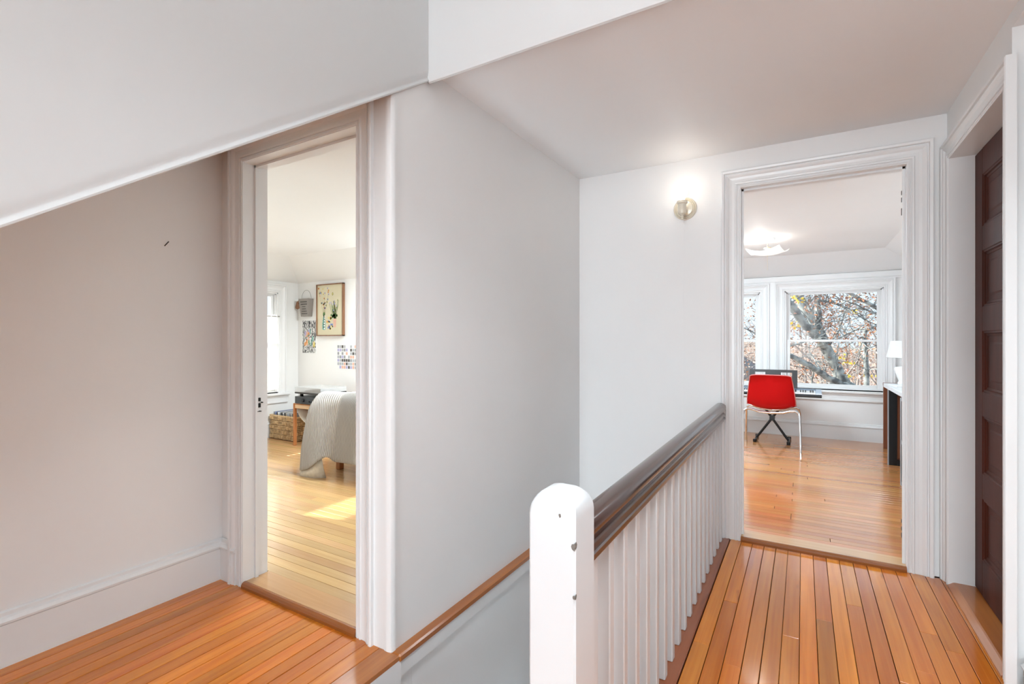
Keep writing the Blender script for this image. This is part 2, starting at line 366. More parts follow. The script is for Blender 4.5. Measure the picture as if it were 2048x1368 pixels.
# study and bedroom floors
w = MB(); w.box(3.12, 6.9, -1.25, 1.42, -.2, .002)
stf = struct(w.build('floor', 'dark_gap'), 'reddish strip wood floor of the study beyond the doorway', 'floor')
x = 3.235
while x < 6.78: row(stf, 1, -1.134, 1.42, x, PW, .02, 'study_boards', 1.0, 1.9, gap=.0006); x += PW
w = MB(); w.box(1.35, 4.0, 1.42, 5.5, -.2, .002)
bdf = struct(w.build('floor', 'dark_gap'), 'pale honey strip wood floor of the bedroom', 'floor')
x = 1.475; i = 0
while x < 3.9: row(bdf, 1, 1.42, 5.38, x, PW * 1.0, .02, 'bedroom_boards', 1.4, 2.6, gap=[.0009, .0005, .0012, .0006][i % 4]); x += PW; i += 1
# thresholds
def threshold(name, x0, x1, y0, y1, label, m, ax='y'):
    mb = MB()
    if ax == 'y':
        r = [[(x0, y, -.01), (x0, y, .008), (x0 + .014, y, .022), (x0 + .02, y, .025), (x1 - .004, y, .025), (x1, y, .021), (x1, y, -.01)] for y in (y0, y1)]
    else:
        r = [[(x, x0, -.01), (x, x0, .006), (x, x0 - .020, .020), (x, x0 - .026, .022), (x, x1, .022), (x, x1, -.01)] for x in (y0, y1)]
    mb.loft(r); t_ = struct(fix_normals(mb.build(name, 'sill_wood_sheen' if ax == 'y' else m)), label, 'threshold')
    if ax == 'y':
        nb = MB(); nb.loft([[(x0 - .005, y, -.01), (x0 - .006, y, .012), (x0 - .001, y, .021), (x0 + .008, y, .026), (x0 + .016, y, .0262), (x0 + .016, y, -.01)] for y in (y0, y1)]); fix_normals(nb.build('nosing', m, t_))
    return t_
threshold('trim_5', 1.336, 1.474, 1.495, 2.25, 'brown wooden threshold of the left bedroom doorway', 'threshold_wood')
threshold('trim_6', 3.10, 3.236, -.444, .308, 'brown wooden threshold of the study doorway', 'threshold_wood')
threshold('trim_7', -.583, -.70, 2.30, 3.03, 'orange wooden threshold below the dark panelled door', 'nosing_wood', 'x')

# ------------------------------------------------------------------ door frames
def jambs(mb, mp, s0, s1, z1, d0, d1, t=.016, stop=None):
    """mp(s,z,d): lining of the opening"""
    def b(sa, sb, za, zb, da, db):
        p = mp(sa, za, da); q = mp(sb, zb, db); mb.box(p[0], q[0], p[1], q[1], p[2], q[2])
    b(s0 - t, s0, 0, z1 + t, d0, d1); b(s1, s1 + t, 0, z1 + t, d0, d1); b(s0, s1, z1, z1 + t, d0, d1)
    if stop:
        a, c = stop; b(s0, s0 + .011, 0, z1, a, c); b(s1 - .011, s1, 0, z1, a, c); b(s0, s1, z1 - .011, z1, a, c)
# left bedroom doorway: opening y 1.495..2.25
mpL = lambda s, z, h: (XW - h, s, z)
t1 = empty('door_1'); struct(t1, 'white painted frame of the open bedroom doorway at left', 'door frame')
fix_normals(casing(mpL, 1.491, 2.254, 0, 1.989, k=.90).build('casing', 'trim_paint', t1))
mb = MB(); jambs(mb, lambda s, z, d: (d, s, z), 1.495, 2.25, 1.985, XW - .012, 1.462, stop=(1.395, 1.41)); mb.build('jamb', 'trim_paint', t1)
# corner board between casing and stairwell wall
w = MB()
r = [[(XW, 1.402, z), (1.337, 1.400, z), (1.337, 1.345, z), (1.334, 1.338, z), (1.333, 1.322, z), (1.336, 1.309, z), (1.344, 1.303, z), (1.356, 1.303, z), (1.362, 1.309, z), (1.36, 1.32, z)] for z in (.0, 2.6)]
w.loft(r); o = fix_normals(w.build('trim_8', 'trim_paint', smooth=True)); struct(o, 'white corner board between bedroom casing and stairwell wall', 'corner board')
# latch keepers on the left jamb
for nm, z0, z1, xa, xb in (('strike_hole', .862, .878, 1.408, 1.420), ('strike_hole', .832, .852, 1.408, 1.420), ('screw_hole', .852, .857, 1.428, 1.432), ('strike_lip', .812, .815, 1.404, 1.424)):
    MB().box(xa, xb, 2.2375, 2.2515, z0, z1).build(nm, 'black_hole', t1)
# study doorway
mpF = lambda s, z, h: (XF - h, s, z)
t2 = empty('door_2'); struct(t2, 'white painted frame of the study doorway in the end wall', 'door frame')
fix_normals(casing(mpF, -.448, .312, 0, 2.036, k=.97).build('casing', 'trim_paint', t2))
mb = MB(); jambs(mb, lambda s, z, d: (d, s, z), -.444, .308, 2.032, XF - .012, 3.236, stop=(3.15, 3.165)); mb.build('jamb', 'trim_paint', t2)
for z0, z1 in ((1.905, 1.925), (1.868, 1.89), (1.80, 1.835), (.212, .228), (.172, .19), (.135, .158)):
    MB().box(3.206, 3.222, -.4445, -.4375, z0, z1).build('hinge_mortise', 'black_hole', t2)
# dark panelled door in the right wall
mpR = lambda s, z, h: (s, YR + h, z)
t3 = empty('door_3'); struct(t3, 'dark brown panelled door set deep in its white frame', 'door')
fix_normals(casing(mpR, 2.296, 3.034, 0, 2.009, k=.77).build('casing', 'trim_paint', t3))
mb = MB(); jambs(mb, lambda s, z, d: (s, d, z), 2.30, 3.03, 2.005, YR + .012, -.72); mb.build('jamb', 'trim_paint', t3)
YD = -.680; zs = [(.29, .52), (.66, .89), (1.03, 1.26), (1.38, 1.61), (1.73, 1.90)]
zs = [(.185, .455), (.565, .82), (.925, 1.195), (1.30, 1.55), (1.655, 1.885)]
mb = MB(); x0, x1 = 2.302, 3.028; st = .105
mb.bbox(x0, x0 + st, YD - .035, YD, .026, 2.0, .002); mb.bbox(x1 - st, x1, YD - .035, YD, .026, 2.0, .002)
e = [.026] + [q for p in zs for q in p] + [2.0]
for a, b in zip(e[0::2], e[1::2]): mb.box(x0 + st, x1 - st, YD - .035, YD - .0004, a, b)
mb.box(x0 + st, x1 - st, YD - .035, YD - .018, .03, 1.98)
mb.build('door_frame', 'door_wood', t3)
for a, b in zs:
    pm = MB(); X0, X1 = x0 + st, x1 - st
    def rg(i, d): return [(X0 + i, YD - d, a + i), (X1 - i, YD - d, a + i), (X1 - i, YD - d, b - i), (X0 + i, YD - d, b - i)]
    pm.loft([rg(0, .001), rg(.004, .004), rg(.010, .004), rg(.014, .010), rg(.022, .012), rg(.024, .014), rg(.05, .014), rg(.058, .011)], True, cap0=False)
    fix_normals(pm.build('panel', 'door_wood', t3))
w = MB(); w.box(2.2, 3.1, -.78, -.72, -.2, 2.2); struct(w.build('wall_closet', 'black'), 'dark backing behind the panelled door', 'wall')

# ------------------------------------------------------------------ baseboards
w = MB(); run(w, BASEP, -7.0, XW, 'x', YL, -1); run(w, BASEP, 2.30, YL, 'y', XW, -1)
struct(fix_normals(w.build('baseboard_left', 'trim_paint')), 'tall white baseboard along the left landing wall', 'baseboard')
w = MB(); bp2 = [(h, z * .60) for h, z in BASEP]; run(w, bp2, -7.0, 2.22, 'x', YR - .035, 1)
struct(fix_normals(w.build('baseboard_right', 'trim_paint')), 'white baseboard at the right edge near the dark door', 'baseboard')
w = MB(); run(w, BASEP, 1.36, 1.36, 'y', XF, -1) if False else None

# wall seam on the end wall
struct(MB().box(XF - .0012, XF, .626, .631, 0, 2.25).build('trim_9', 'wall_paint'), 'faint vertical plaster seam on the end wall below the sconce', 'seam')

# ------------------------------------------------------------------ staircase (descends under the railing)
stair = empty('staircase', (.93, .88, 0)); tag(stair, 'enclosed flight of stairs going down behind the railing', 'staircase')
for k in range(9):
    MB().bbox(.23 * k, .23 * k + .26, -.42, .38, -.2 * (k + 1) - .03, -.2 * (k + 1), .006).build('tread', 'nosing_wood', stair)
    MB().box(.23 * k, .23 * k + .02, -.42, .38, -.2 * (k + 1), -.2 * k - .03).build('riser', 'trim_paint', stair)

# ------------------------------------------------------------------ railing
rail = empty('stair_railing', (.90, .415, 0)); tag(rail, 'white baluster railing with a square newel post and dark handrail', 'railing')
NX, NY, NW, NT = 0, 0, .0495, .864
mb = MB(); rings = []
def sq(h, z, c=.004): return [(-h + c, -h, z), (h - c, -h, z), (h, -h + c, z), (h, h - c, z), (h - c, h, z), (-h + c, h, z), (-h, h - c, z), (-h, -h + c, z)]
# rounded-over top: dome in x and y
N = 10; g = []
rings = [sq(NW, -.15), sq(NW, NT - .052)]
for k in range(1, 9):
    a = k / 8 * math.pi / 2; rings.append(sq(NW - .036 * (1 - math.cos(a)) , NT - .052 + .048 * math.sin(a), .004 + .006 * k / 8))
rings.append(sq(.006, NT)); mb.loft(rings)
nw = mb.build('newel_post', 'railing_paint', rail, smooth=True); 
def chip(x, z, r, face):
    pts = []
    for k in range(9):
        a = k / 9 * 2 * math.pi; q = r * random.uniform(.5, 1.1); pts.append((q * math.cos(a) * .6, q * math.sin(a)))
    vs = [(-NW - .0004, x + a, z + b) if face == 'x' else (x + a, -NW - .0004, z + b) for a, b in pts]
    MB().add(vs + [(v[0] + .002, v[1] + .002, v[2]) for v in vs], [tuple(range(9)), tuple(range(17, 8, -1))]).build('paint_chip', 'chip', nw)
chip(-.018, .818, .006, 'x'); chip(-.046, .765, .009, 'x'); chip(-NW + .003, .768, .008, 'y'); chip(-NW + .002, .672, .009, 'y'); chip(-.047, .670, .005, 'x')
# handrail
HB = .667; hw = .032
pr = []
for k in range(13):
    a = -R(28) + k / 12 * (math.pi + 2 * R(28)); pr.append((hw * math.cos(a), .078 + .027 * math.sin(a)))
pr += [(-.022, .058), (-.021, .047), (-.026, .044), (-.027, .034), (-.022, .031), (-.023, .024), (-.027, .021), (-.027, .012), (-.022, .009), (-.020, 0),
       (.020, 0), (.022, .009), (.027, .012), (.027, .021), (.023, .024), (.022, .031), (.027, .034), (.026, .044), (.021, .047), (.022, .058)]
mb = MB(); mb.loft([[(x, a, b + HB + dz) for a, b in pr] for x, dz in ((.049, 0), (.7, .005), (1.4, .011), (XF - .032 - .90, .018))])
fix_normals(mb.build('handrail', 'mahogany', rail, smooth=True))
mb = MB(); mb.bbox(-.017, .017, -.018, .018, 0, .70, .003)
bme = None
x = 1.045
while x < 3.09:
    if bme is None:
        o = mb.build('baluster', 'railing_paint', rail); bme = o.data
    else:
        o = bpy.data.objects.new('baluster', bme); C.objects.link(o); o.parent = rail
    o.location = (x - .90, .003, .004); x += .1105
    o.scale = (1, 1, (HB - .004 + .008 * (x - 1)) / .70)
for o in rail.children:
    if o.name.startswith('baluster'): o.rotation_euler = (0, 0, R(random.uniform(-2, 2)))

# ------------------------------------------------------------------ sconce
sc = empty('wall_sconce', (XF, .617, 1.954)); tag(sc, 'small lit bare-bulb sconce with a round cream back plate', 'wall lamp')
mb = MB(); mb.lathe([(0.001, 0), (.068, 0), (.068, -.006), (.062, -.011), (.059, -.006), (.054, -.014), (.050, -.008), (.044, -.016), (.03, -.018), (.012, -.022), (.001, -.022)], n=40, ax=0)
fix_normals(mb.build('back_plate', 'cream_enamel', sc, smooth=True))
MB().tube([(-.015, 0, -.025), (-.05, 0, -.045), (-.075, 0, -.05), (-.088, 0, -.035)], .006, 10).build('arm', 'cream_enamel', sc, smooth=True)
mb = MB(); mb.lathe([(.004, -.085), (.008, -.082), (.005, -.074), (.010, -.066), (.006, -.058), (.022, -.048), (.023, -.04), (.023, .008), (.030, .012), (.030, .026), (.024, .028), (.004, .028)], (-.09, 0, 0), 24)
fix_normals(mb.build('socket', 'cream_enamel', sc, smooth=True))
mb = MB(); mb.lathe([(.012, .022), (.014, .035), (.022, .052), (.031, .070), (.034, .085), (.030, .102), (.018, .114), (.004, .118)], (-.09, 0, 0), 24)
fix_normals(mb.build('bulb', 'bulb_glow', sc, smooth=True))
mb = MB(); mb.tube([(-.09, -.018, -.05), (-.09, -.032, -.056)], .003, 8); mb.build('switch_key', 'brass', sc)
l = bpy.data.lights.new('sconce_light', 'POINT'); l.energy = .38; l.color = (1, .9, .78); l.shadow_soft_size = .03
o = bpy.data.objects.new('sconce_light', l); C.objects.link(o); o.location = (XF - .125, .617, 1.954 + .10)

# ------------------------------------------------------------------ window builder
def window(name, mp, s0, s1, z0, z1, zm, label, depth=.10, lay=True, curtain=False):
    """mp(s,z,h): h towards the room. Opening s0..s1, z0..z1, meeting rail zm"""
    r = empty(name); struct(r, label, 'window')
    def B(mb, sa, sb, za, zb, ha, hb):
        p = mp(sa, za, ha); q = mp(sb, zb, hb); mb.box(p[0], q[0], p[1], q[1], p[2], q[2])
    mb = MB(); B(mb, s0 - .02, s0 + .012, z0, z1, -depth, .004); B(mb, s1 - .012, s1 + .02, z0, z1, -depth, .004); B(mb, s0, s1, z1 - .012, z1 + .02, -depth, .004); B(mb, s0, s1, z0 - .03, z0 + .012, -depth, 0)
    B(mb, s0 + .012, s0 + .024, z0, z1, -.035, -.022); B(mb, s1 - .024, s1 - .012, z0, z1, -.035, -.022); B(mb, s0, s1, z1 - .024, z1 - .012, -.035, -.022)
    mb.build('window_frame', 'trim_paint', r)
    for nm, za, zb, ha, hb in (('upper_sash', zm - .008, z1 - .012, -.075, -.05), ('lower_sash', z0 + .012, zm + .018, -.048, -.024)):
        mb = MB(); a, b = s0 + .012, s1 - .012; t = .042
        B(mb, a, a + t, za, zb, ha, hb); B(mb, b - t, b, za, zb, ha, hb); B(mb, a + t, b - t, zb - (.026 if nm[0] == 'l' else t * .8), zb, ha, hb); B(mb, a + t, b - t, za, za + (.026 if nm[0] == 'u' else t), ha, hb)
        sa = mb.build(nm, 'trim_paint', r, bevel=.003)
        mb = MB(); B(mb, a + t - .004, b - t + .004, za + .02, zb - .02, (ha + hb) / 2 - .002, (ha + hb) / 2 + .002); mb.build('pane', 'glass', sa)
    fix_normals(casing(mp, s0 - .004, s1 + .004, z0 - .012, z1 + .004, k=.97).build('casing', 'trim_paint', r))
    mb = MB(); B(mb, s0 - .14, s1 + .14, z0 - .04, z0 - .012, -.02, .05); mb.build('stool', 'trim_paint', r, bevel=.006)
    mb = MB(); B(mb, s0 - .12, s1 + .12, z0 - .125, z0 - .04, 0, .014); B(mb, s0 - .12, s1 + .12, z0 - .062, z0 - .04, 0, .026); B(mb, s0 - .12, s1 + .12, z0 - .13, z0 - .11, 0, .022); mb.build('apron', 'trim_paint', r, bevel=.003)
    return r

# ------------------------------------------------------------------ study shell
XS = 6.78
w = MB(); a0, a1, b0, b1 = -.767, .187, .456, 1.30
for (p, q, r_, s_) in ((-1.25, a0, -.2, 3), (a1, b0, -.2, 3), (b1, 1.6, -.2, 3), (a0, a1, -.2, .595), (a0, a1, 1.745, 3), (b0, b1, -.2, .595), (b0, b1, 1.745, 3)): w.box(XS, XS + .14, p, q, r_, s_)
struct(w.build('wall_study_windows', 'wall_paint'), 'study wall with two white sash windows', 'wall')
w = MB(); w.box(3.22, XS, -1.25, -1.134, -.2, 3); struct(w.build('wall_study_right', 'wall_paint'), 'study wall behind the black shelf unit', 'wall')
w = MB(); w.box(3.22, 7.0, 1.42, 1.50, -.2, 3); struct(w.build('wall_study_left', 'wall_paint'), 'study wall hidden left of the doorway', 'wall')
zt, zc, q = 1.925, 2.12, .40
w = MB()
w.add([(3.22, -1.134 + q, zc), (XS - q, -1.134 + q, zc), (XS - q, 1.42, zc), (3.22, 1.42, zc), (3.22, -1.134, zt), (XS, -1.134, zt), (XS, 1.42, zt)],
      [(0, 3, 2, 1), (0, 1, 5, 4), (1, 2, 6, 5)])
struct(w.build('ceiling', 'ceiling_paint'), 'study ceiling sloping down above the windows', 'ceiling')
w = MB(); run(w, BASEP, -1.134, 1.42, 'y', XS, -1); w.v = [(a, b, c + .02) for a, b, c in w.v]
struct(fix_normals(w.build('baseboard_study', 'trim_paint')), 'white baseboard under the study windows', 'baseboard')
mpS = lambda s, z, h: (XS - h, s, z)
window('window_1', mpS, a0, a1, .595, 1.745, 1.148, 'white double-hung window behind the red chair and piano keyboard')
window('window_2', mpS, b0, b1, .595, 1.745, 1.148, 'white double-hung window partly hidden at the left of the doorway')
w = MB(); w.bbox(XS - .016, XS, .289, .354, .6, 1.90, .003); w.bbox(XS - .02, XS, -1.134, 1.42, 1.862, 1.925, .004); w.bbox(XS - .012, XS, -1.134, 1.42, 1.84, 1.866, .003)
struct(w.build('trim_10', 'trim_paint'), 'white mullion board and cornice around the study windows', 'trim')

# ------------------------------------------------------------------ bedroom shell
YB = 5.38; XB = 3.90
w = MB(); wins = ((1.42, 2.25), (2.76, 3.627)); prev = 1.35
for a, b in wins: w.box(prev, a, YB, 5.5, -.2, 3); w.box(a, b, YB, 5.5, -.2, .545); w.box(a, b, YB, 5.5, 1.722, 3); prev = b
w.box(prev, 4.0, YB, 5.5, -.2, 3); struct(w.build('wall_bedroom_windows', 'bedroom_paint'), 'bedroom wall with the curtained window', 'wall')
w = MB(); w.box(XB, 4.0, 1.42, YB, -.2, 3); struct(w.build('wall_bedroom_pictures', 'bedroom_paint'), 'bedroom wall hung with pictures', 'wall')
w = MB(); zt, zc, q = 1.86, 2.10, .42
w.add([(1.45, 1.42, zc), (XB - q, 1.42, zc), (XB - q, YB - q, zc), (1.45, YB - q, zc), (XB, 1.42, zt), (XB, YB, zt), (1.45, YB, zt)], [(0, 3, 2, 1), (1, 2, 5, 4), (2, 3, 6, 5)])
struct(w.build('ceiling', 'bedroom_paint'), 'bedroom ceiling sloping down to the picture wall', 'ceiling')
w = MB(); run(w, BASEP, 1.45, XB, 'x', YB, -1); run(w, BASEP, 1.42, YB, 'y', XB, -1); w.v = [(a, b, c + .02) for a, b, c in w.v]
struct(fix_normals(w.build('baseboard_bedroom', 'trim_paint')), 'white baseboard of the bedroom behind the basket', 'baseboard')
mpB = lambda s, z, h: (s, YB - h, z)
window('window_3', mpB, 2.76, 3.627, .545, 1.722, 1.14, 'white bedroom window with a sheer half curtain')
window('window_4', mpB, 1.42, 2.25, .545, 1.722, 1.14, 'bedroom window hidden left of the doorway')
def curtain(x0, x1, label):
    c = empty('cafe_curtain', ((x0 + x1) / 2, YB - .02, 1.44)); tag(c, label, 'curtain')
    hw_ = (x1 - x0) / 2
    MB().tube([(-hw_ - .03, -.01, 0), (hw_ + .03, -.01, 0)], .006, 8).build('rod', 'wire', c)
    n = 90; rings = []
    for z, amp in ((.015, .006), (0, .004), (-.03, .008), (-.3, .012), (-.6, .014), (-.86, .016)):
        rings.append([(-hw_ + 2 * hw_ * k / n, -.012 + amp * math.sin(k * .9) + .004 * math.sin(k * 2.3), z) for k in range(n + 1)])
    MB().loft(rings, False, closed=False).build('cloth', 'curtain_cloth', c, smooth=True)
curtain(2.77, 3.60, 'sheer white half curtain across the lower bedroom window')
curtain(1.43, 2.24, 'sheer white half curtain on the hidden bedroom window')

# ------------------------------------------------------------------ bedroom: pictures
fr = empty('framed_picture', (XB, 4.7665, 1.209)); tag(fr, 'framed cream embroidery of flowers in vases on the bedroom wall', 'picture')
mb = MB(); H = .611; hw2 = .2305
for b in ((-hw2, -hw2 + .012, 0, H), (hw2 - .012, hw2, 0, H), (-hw2, hw2, 0, .012), (-hw2, hw2, H - .012, H)): mb.box(-.034, -.001, b[0], b[1], b[2], b[3])
mb.build('frame', 'frame_wood', fr)
MB().box(-.024, -.004, -hw2 + .012, hw2 - .012, .012, H - .012).build('canvas', 'cream', fr)
mb = MB()
def disc(cy, cz, ry, rz, m, n=10, x=-.0245):
    # image left = +y
    k = len(mb.v); mb.add([(x, -(cy) + ry * math.cos(2 * math.pi * i / n), cz + rz * math.sin(2 * math.pi * i / n)) for i in range(n)], [tuple(range(n))], m)
def stem(y0, z0, y1, z1, m, t=.002, x=-.0243):
    mb.add([(x, -y0 - t, z0), (x, -y0 + t, z0), (x, -y1 + t, z1), (x, -y1 - t, z1)], [(0, 1, 2, 3)], m)
rr = random.Random(3)
for k in range(26):
    a = rr.uniform(-.7, .7); L = rr.uniform(.07, .2); y0 = .075 + rr.uniform(-.04, .04)
    stem(y0, .215, y0 + L * math.sin(a) * .5, .215 + L, rr.choice(['p_green', 'p_olive', 'p_green']), .0028)
    if k % 2: disc(y0 + L * math.sin(a) * .5, .215 + L, .008, .011, rr.choice(['p_lilac', 'p_lilac', 'p_olive']), 8)
for k in range(20): disc(.075 + rr.uniform(-.05, .05), .225 + rr.uniform(-.02, .04), .014, .016, 'p_green', 6)
for k in range(30):
    a = rr.uniform(-.9, .9); L = rr.uniform(.08, .33); y = -.10 + L * math.sin(a) * .45; z = .24 + L
    if rr.random() < .5: stem(-.10, .2, y, z, 'p_olive', .0008)
    disc(y, z, .009, .012, rr.choice(['p_orange', 'p_lilac', 'p_yellow', 'p_pink', 'p_olive', 'p_blue']), 8); disc(y, z, .004, .005, 'p_dark', 6, -.0247)
for z, ry in ((.09, .033), (.12, .036), (.15, .034), (.18, .028), (.21, .02), (.235, .014)): disc(-.10, z, ry, .02, 'p_teal'); disc(-.10 + .01, z, ry * .35, .012, 'p_white', 8, -.0247)
disc(-.10, .255, .02, .028, 'p_green')
mb.add([(-.0246, -.055, .20), (-.0246, -.115, .20), (-.0246, -.105, .10), (-.0246, -.07, .10)], [(0, 1, 2, 3)], 'p_pink')
for k in range(16): disc(.0 + rr.uniform(-.05, .05), .14 + rr.uniform(-.06, .08), .014, .014, rr.choice(['p_blue', 'p_white', 'p_pink', 'p_yellow', 'p_blue', 'p_orange']), 8, -.0248)
disc(.0, .165, .009, .01, 'p_dark', 8, -.0250); disc(.05, .11, .009, .01, 'p_dark', 8, -.0250)
disc(.05, .49, .014, .018, 'p_olive'); disc(.05, .49, .007, .009, 'p_yellow', 8, -.0248)
mb.build('embroidery', None, fr)
# tin pail plaque
pl = empty('pail_plaque', (XB, 5.18, 1.446)); tag(pl, 'small grey tin pail hanging beside the framed embroidery', 'wall decoration')
mb = MB(); mb.loft([[(-.002, .075, 0), (-.055, .07, 0), (-.055, -.065, 0), (-.002, -.07, 0)], [(-.002, .098, .215), (-.075, .09, .215), (-.075, -.085, .215), (-.002, -.095, .215)]])
fix_normals(mb.build('pail', 'tin', pl))
mb = MB()
for k, (wd, hh) in enumerate(((.055, .012), (.05, .012), (.03, .008), (.035, .008), (.045, .01), (.05, .01))):
    z = .175 - k * .028; yy = -wd
    while yy < wd: 
        g_ = rr.uniform(.008, .016); xx = -.056 - .0205 * (z + hh) / .215; mb.box(xx, xx + .004, -yy - g_ * .7, -yy, z - hh / 2, z + hh / 2); yy += g_
tag(mb.build('lettering', 'ink', pl), kind='stuff')
MB().tube([(-.03, .09 * math.cos(a), .205 + .115 * math.sin(a)) for a in [k * math.pi / 14 for k in range(15)]], .0022, 6).build('handle', 'wire', pl)
bd = MB(); pts = [(.0, .0), (.02, .05), (.07, .08), (.06, .05), (.055, .03), (.09, .0), (.075, -.02), (.03, -.035), (.0, -.02)]
bd.loft([[(x, .165 - a, 1.0 * b + .125) for a, b in pts] for x in (-.05, -.062)]); fix_normals(bd.build('leaf_ornament', 'frame_wood', pl))
# coloured print
def print_mat():
    m = mat('print_ink', (.5, .5, .5), .6); n, l, b = nodes(m); tc = n.new('ShaderNodeTexCoord')
    mp = n.new('ShaderNodeMapping'); mp.inputs['Scale'].default_value = (1, 1, .45); l.new(tc.outputs['Object'], mp.inputs[0])
    w_ = n.new('ShaderNodeTexWave'); w_.inputs['Scale'].default_value = 14; w_.inputs['Distortion'].default_value = 16; w_.inputs['Detail Scale'].default_value = 2
    w_.bands_direction = 'Y'; l.new(mp.outputs[0], w_.inputs[0])
    c1 = n.new('ShaderNodeValToRGB'); c1.color_ramp.elements[0].color = (.03, .03, .035, 1); c1.color_ramp.elements[1].color = (.72, .72, .7, 1)
    c1.color_ramp.elements[0].position = .42; c1.color_ramp.elements[1].position = .6; l.new(w_.outputs[0], c1.inputs[0])
    l.new(c1.outputs[0], b.inputs[0]); return m
print_mat()
pr_ = empty('art_print', (XB, 5.159, .994)); tag(pr_, 'black and white art print with bright leaf shapes below the pail', 'poster')
MB().box(-.004, 0, -.135, .135, 0, .414).build('sheet', 'paper', pr_); MB().box(-.0052, -.0042, -.118, .125, .012, .404).build('ink', 'print_ink', pr_)
mb = MB()
for k in range(20):
    cy = rr.uniform(-.09, .09); cz = rr.uniform(.1, .3); disc(cy, cz, rr.uniform(.010, .02), rr.uniform(.02, .045), rr.choice(['p_yellow', 'p_teal', 'p_orange', 'p_lilac', 'p_pink', 'p_green', 'p_white']), 7, -.0055 - k * .00005)
mb.build('colour_shapes', None, pr_)
# photo grid
pg = empty('photo_grid', (XB, 4.47, .826)); tag(pg, 'sheet of small printed photos in rows beside the bed', 'photo display')
MB().box(-.002, 0, -.20, .20, -.01, .29).build('backing_sheet', 'paper', pg)
mb = MB()
for r_ in range(7):
    for c_ in range(11):
        if rr.random() < .93: y0 = .190 - c_ * .0355; mb.box(-.003, -.0019, y0 - .029, y0, .006 + r_ * .0395, .006 + r_ * .0395 + .032, rr.choice(['p_grey', 'ink', 'paper_grey', 'p_grey', 'p_pink', 'p_lilac', 'paper_grey', 'p_white']))
tag(mb.build('photos', None, pg), kind='stuff')

# ------------------------------------------------------------------ bedroom: stool, amplifier, turntable, basket
stl = empty('wooden_stool', (3.385, 4.754, .02)); tag(stl, 'low wooden stool under the turntable with a fabric sling', 'stool')
for xx, yy in ((0, -.028), (.42, -.028), (0, -.52), (.42, -.52)): MB().bbox(xx, xx + .03, yy, yy + .03, 0, .455, .004).build('leg', 'stool_wood', stl)
MB().bbox(.002, .026, -.49, -.028, .405, .445, .003).build('front_rail', 'pale_wood', stl); MB().bbox(.424, .448, -.49, -.028, .405, .445, .003).build('back_rail', 'pale_wood', stl)
MB().bbox(.0, .45, -.52, .0, .446, .458, .004).build('top', 'stool_wood', stl)
mb = MB(); rings = []
for k in range(13):
    t = k / 12; rings.append([(x, -.035 - .45 * t, .40 - (.16 + .02 * (x > .2)) * math.sin(math.pi * t) ** .6) for x in (.02, .12, .3, .43)])
mb.loft(rings, False, closed=False); o = mb.build('sling', 'linen', stl, smooth=True); o.modifiers.new('s', 'SOLIDIFY').thickness = .005
am = empty('amplifier', (3.375, 4.49, .479)); tag(am, 'dark grey stereo amplifier on the wooden stool', 'amplifier')
MB().bbox(.0, .30, -.22, .22, .0, .078, .003).build('case', 'amp_grey', am)
MB().lathe([(.001, -.018), (.016, -.018), (.018, -.014), (.018, 0), (.001, 0)], (0, .08, .038), 20, 0).build('volume_knob', 'black', am, smooth=True)
for yy in (-.02, -.06, -.1): MB().lathe([(.001, -.01), (.008, -.01), (.008, 0), (.001, 0)], (0, yy, .03), 12, 0).build('knob', 'black', am)
tt = empty('turntable', (3.375, 4.49, .5575)); tag(tt, 'black turntable with a clear cover standing on the amplifier', 'record player')
for yy in (.16, -.16):
    for xx in (.04, .26): MB().lathe([(.018, 0), (.02, .01), (.015, .03)], (xx, yy, 0), 14).build('foot', 'black', tt)
MB().bbox(-.01, .33, -.21, .21, .03, .048, .003).build('plinth', 'charcoal', tt)
MB().lathe([(.001, .048), (.145, .048), (.148, .056), (.14, .060), (.001, .060)], (.16, .03, 0), 40).build('platter', 'black', tt, smooth=True)
mb = MB(); mb.tube([(.28, -.16, .05), (.28, -.16, .078)], .014, 10); mb.tube([(.30, -.17, .078), (.12, -.14, .074), (.08, -.11, .07)], .004, 8); mb.build('tonearm', 'chrome', tt)
MB().box(-.008, .328, -.208, .208, .049, .10).build('dust_cover', 'clear_cover', tt)
bk = empty('woven_basket', (3.68, 5.115, .02)); tag(bk, 'woven straw basket of records under the bedroom window', 'basket')
mb = MB(); bx, by, bh = .17, .232, .275
noisy('straw', (.50, .33, .17), (.80, .60, .36), .75, (30, 30, 30), lo=.3, hi=.7)
noisy('straw_dark', (.10, .05, .02), (.18, .10, .05), .8, (30, 30, 30))
mb.box(-bx + .012, bx - .012, -by + .012, by - .012, 0, .01); 
for s_ in (-1, 1): mb.box(s_ * bx, s_ * (bx - .012), -by, by, 0, bh - .01); mb.box(-bx, bx, s_ * by, s_ * (by - .012), 0, bh - .01)
mb.build('body', 'straw_dark', bk)
mb = MB()
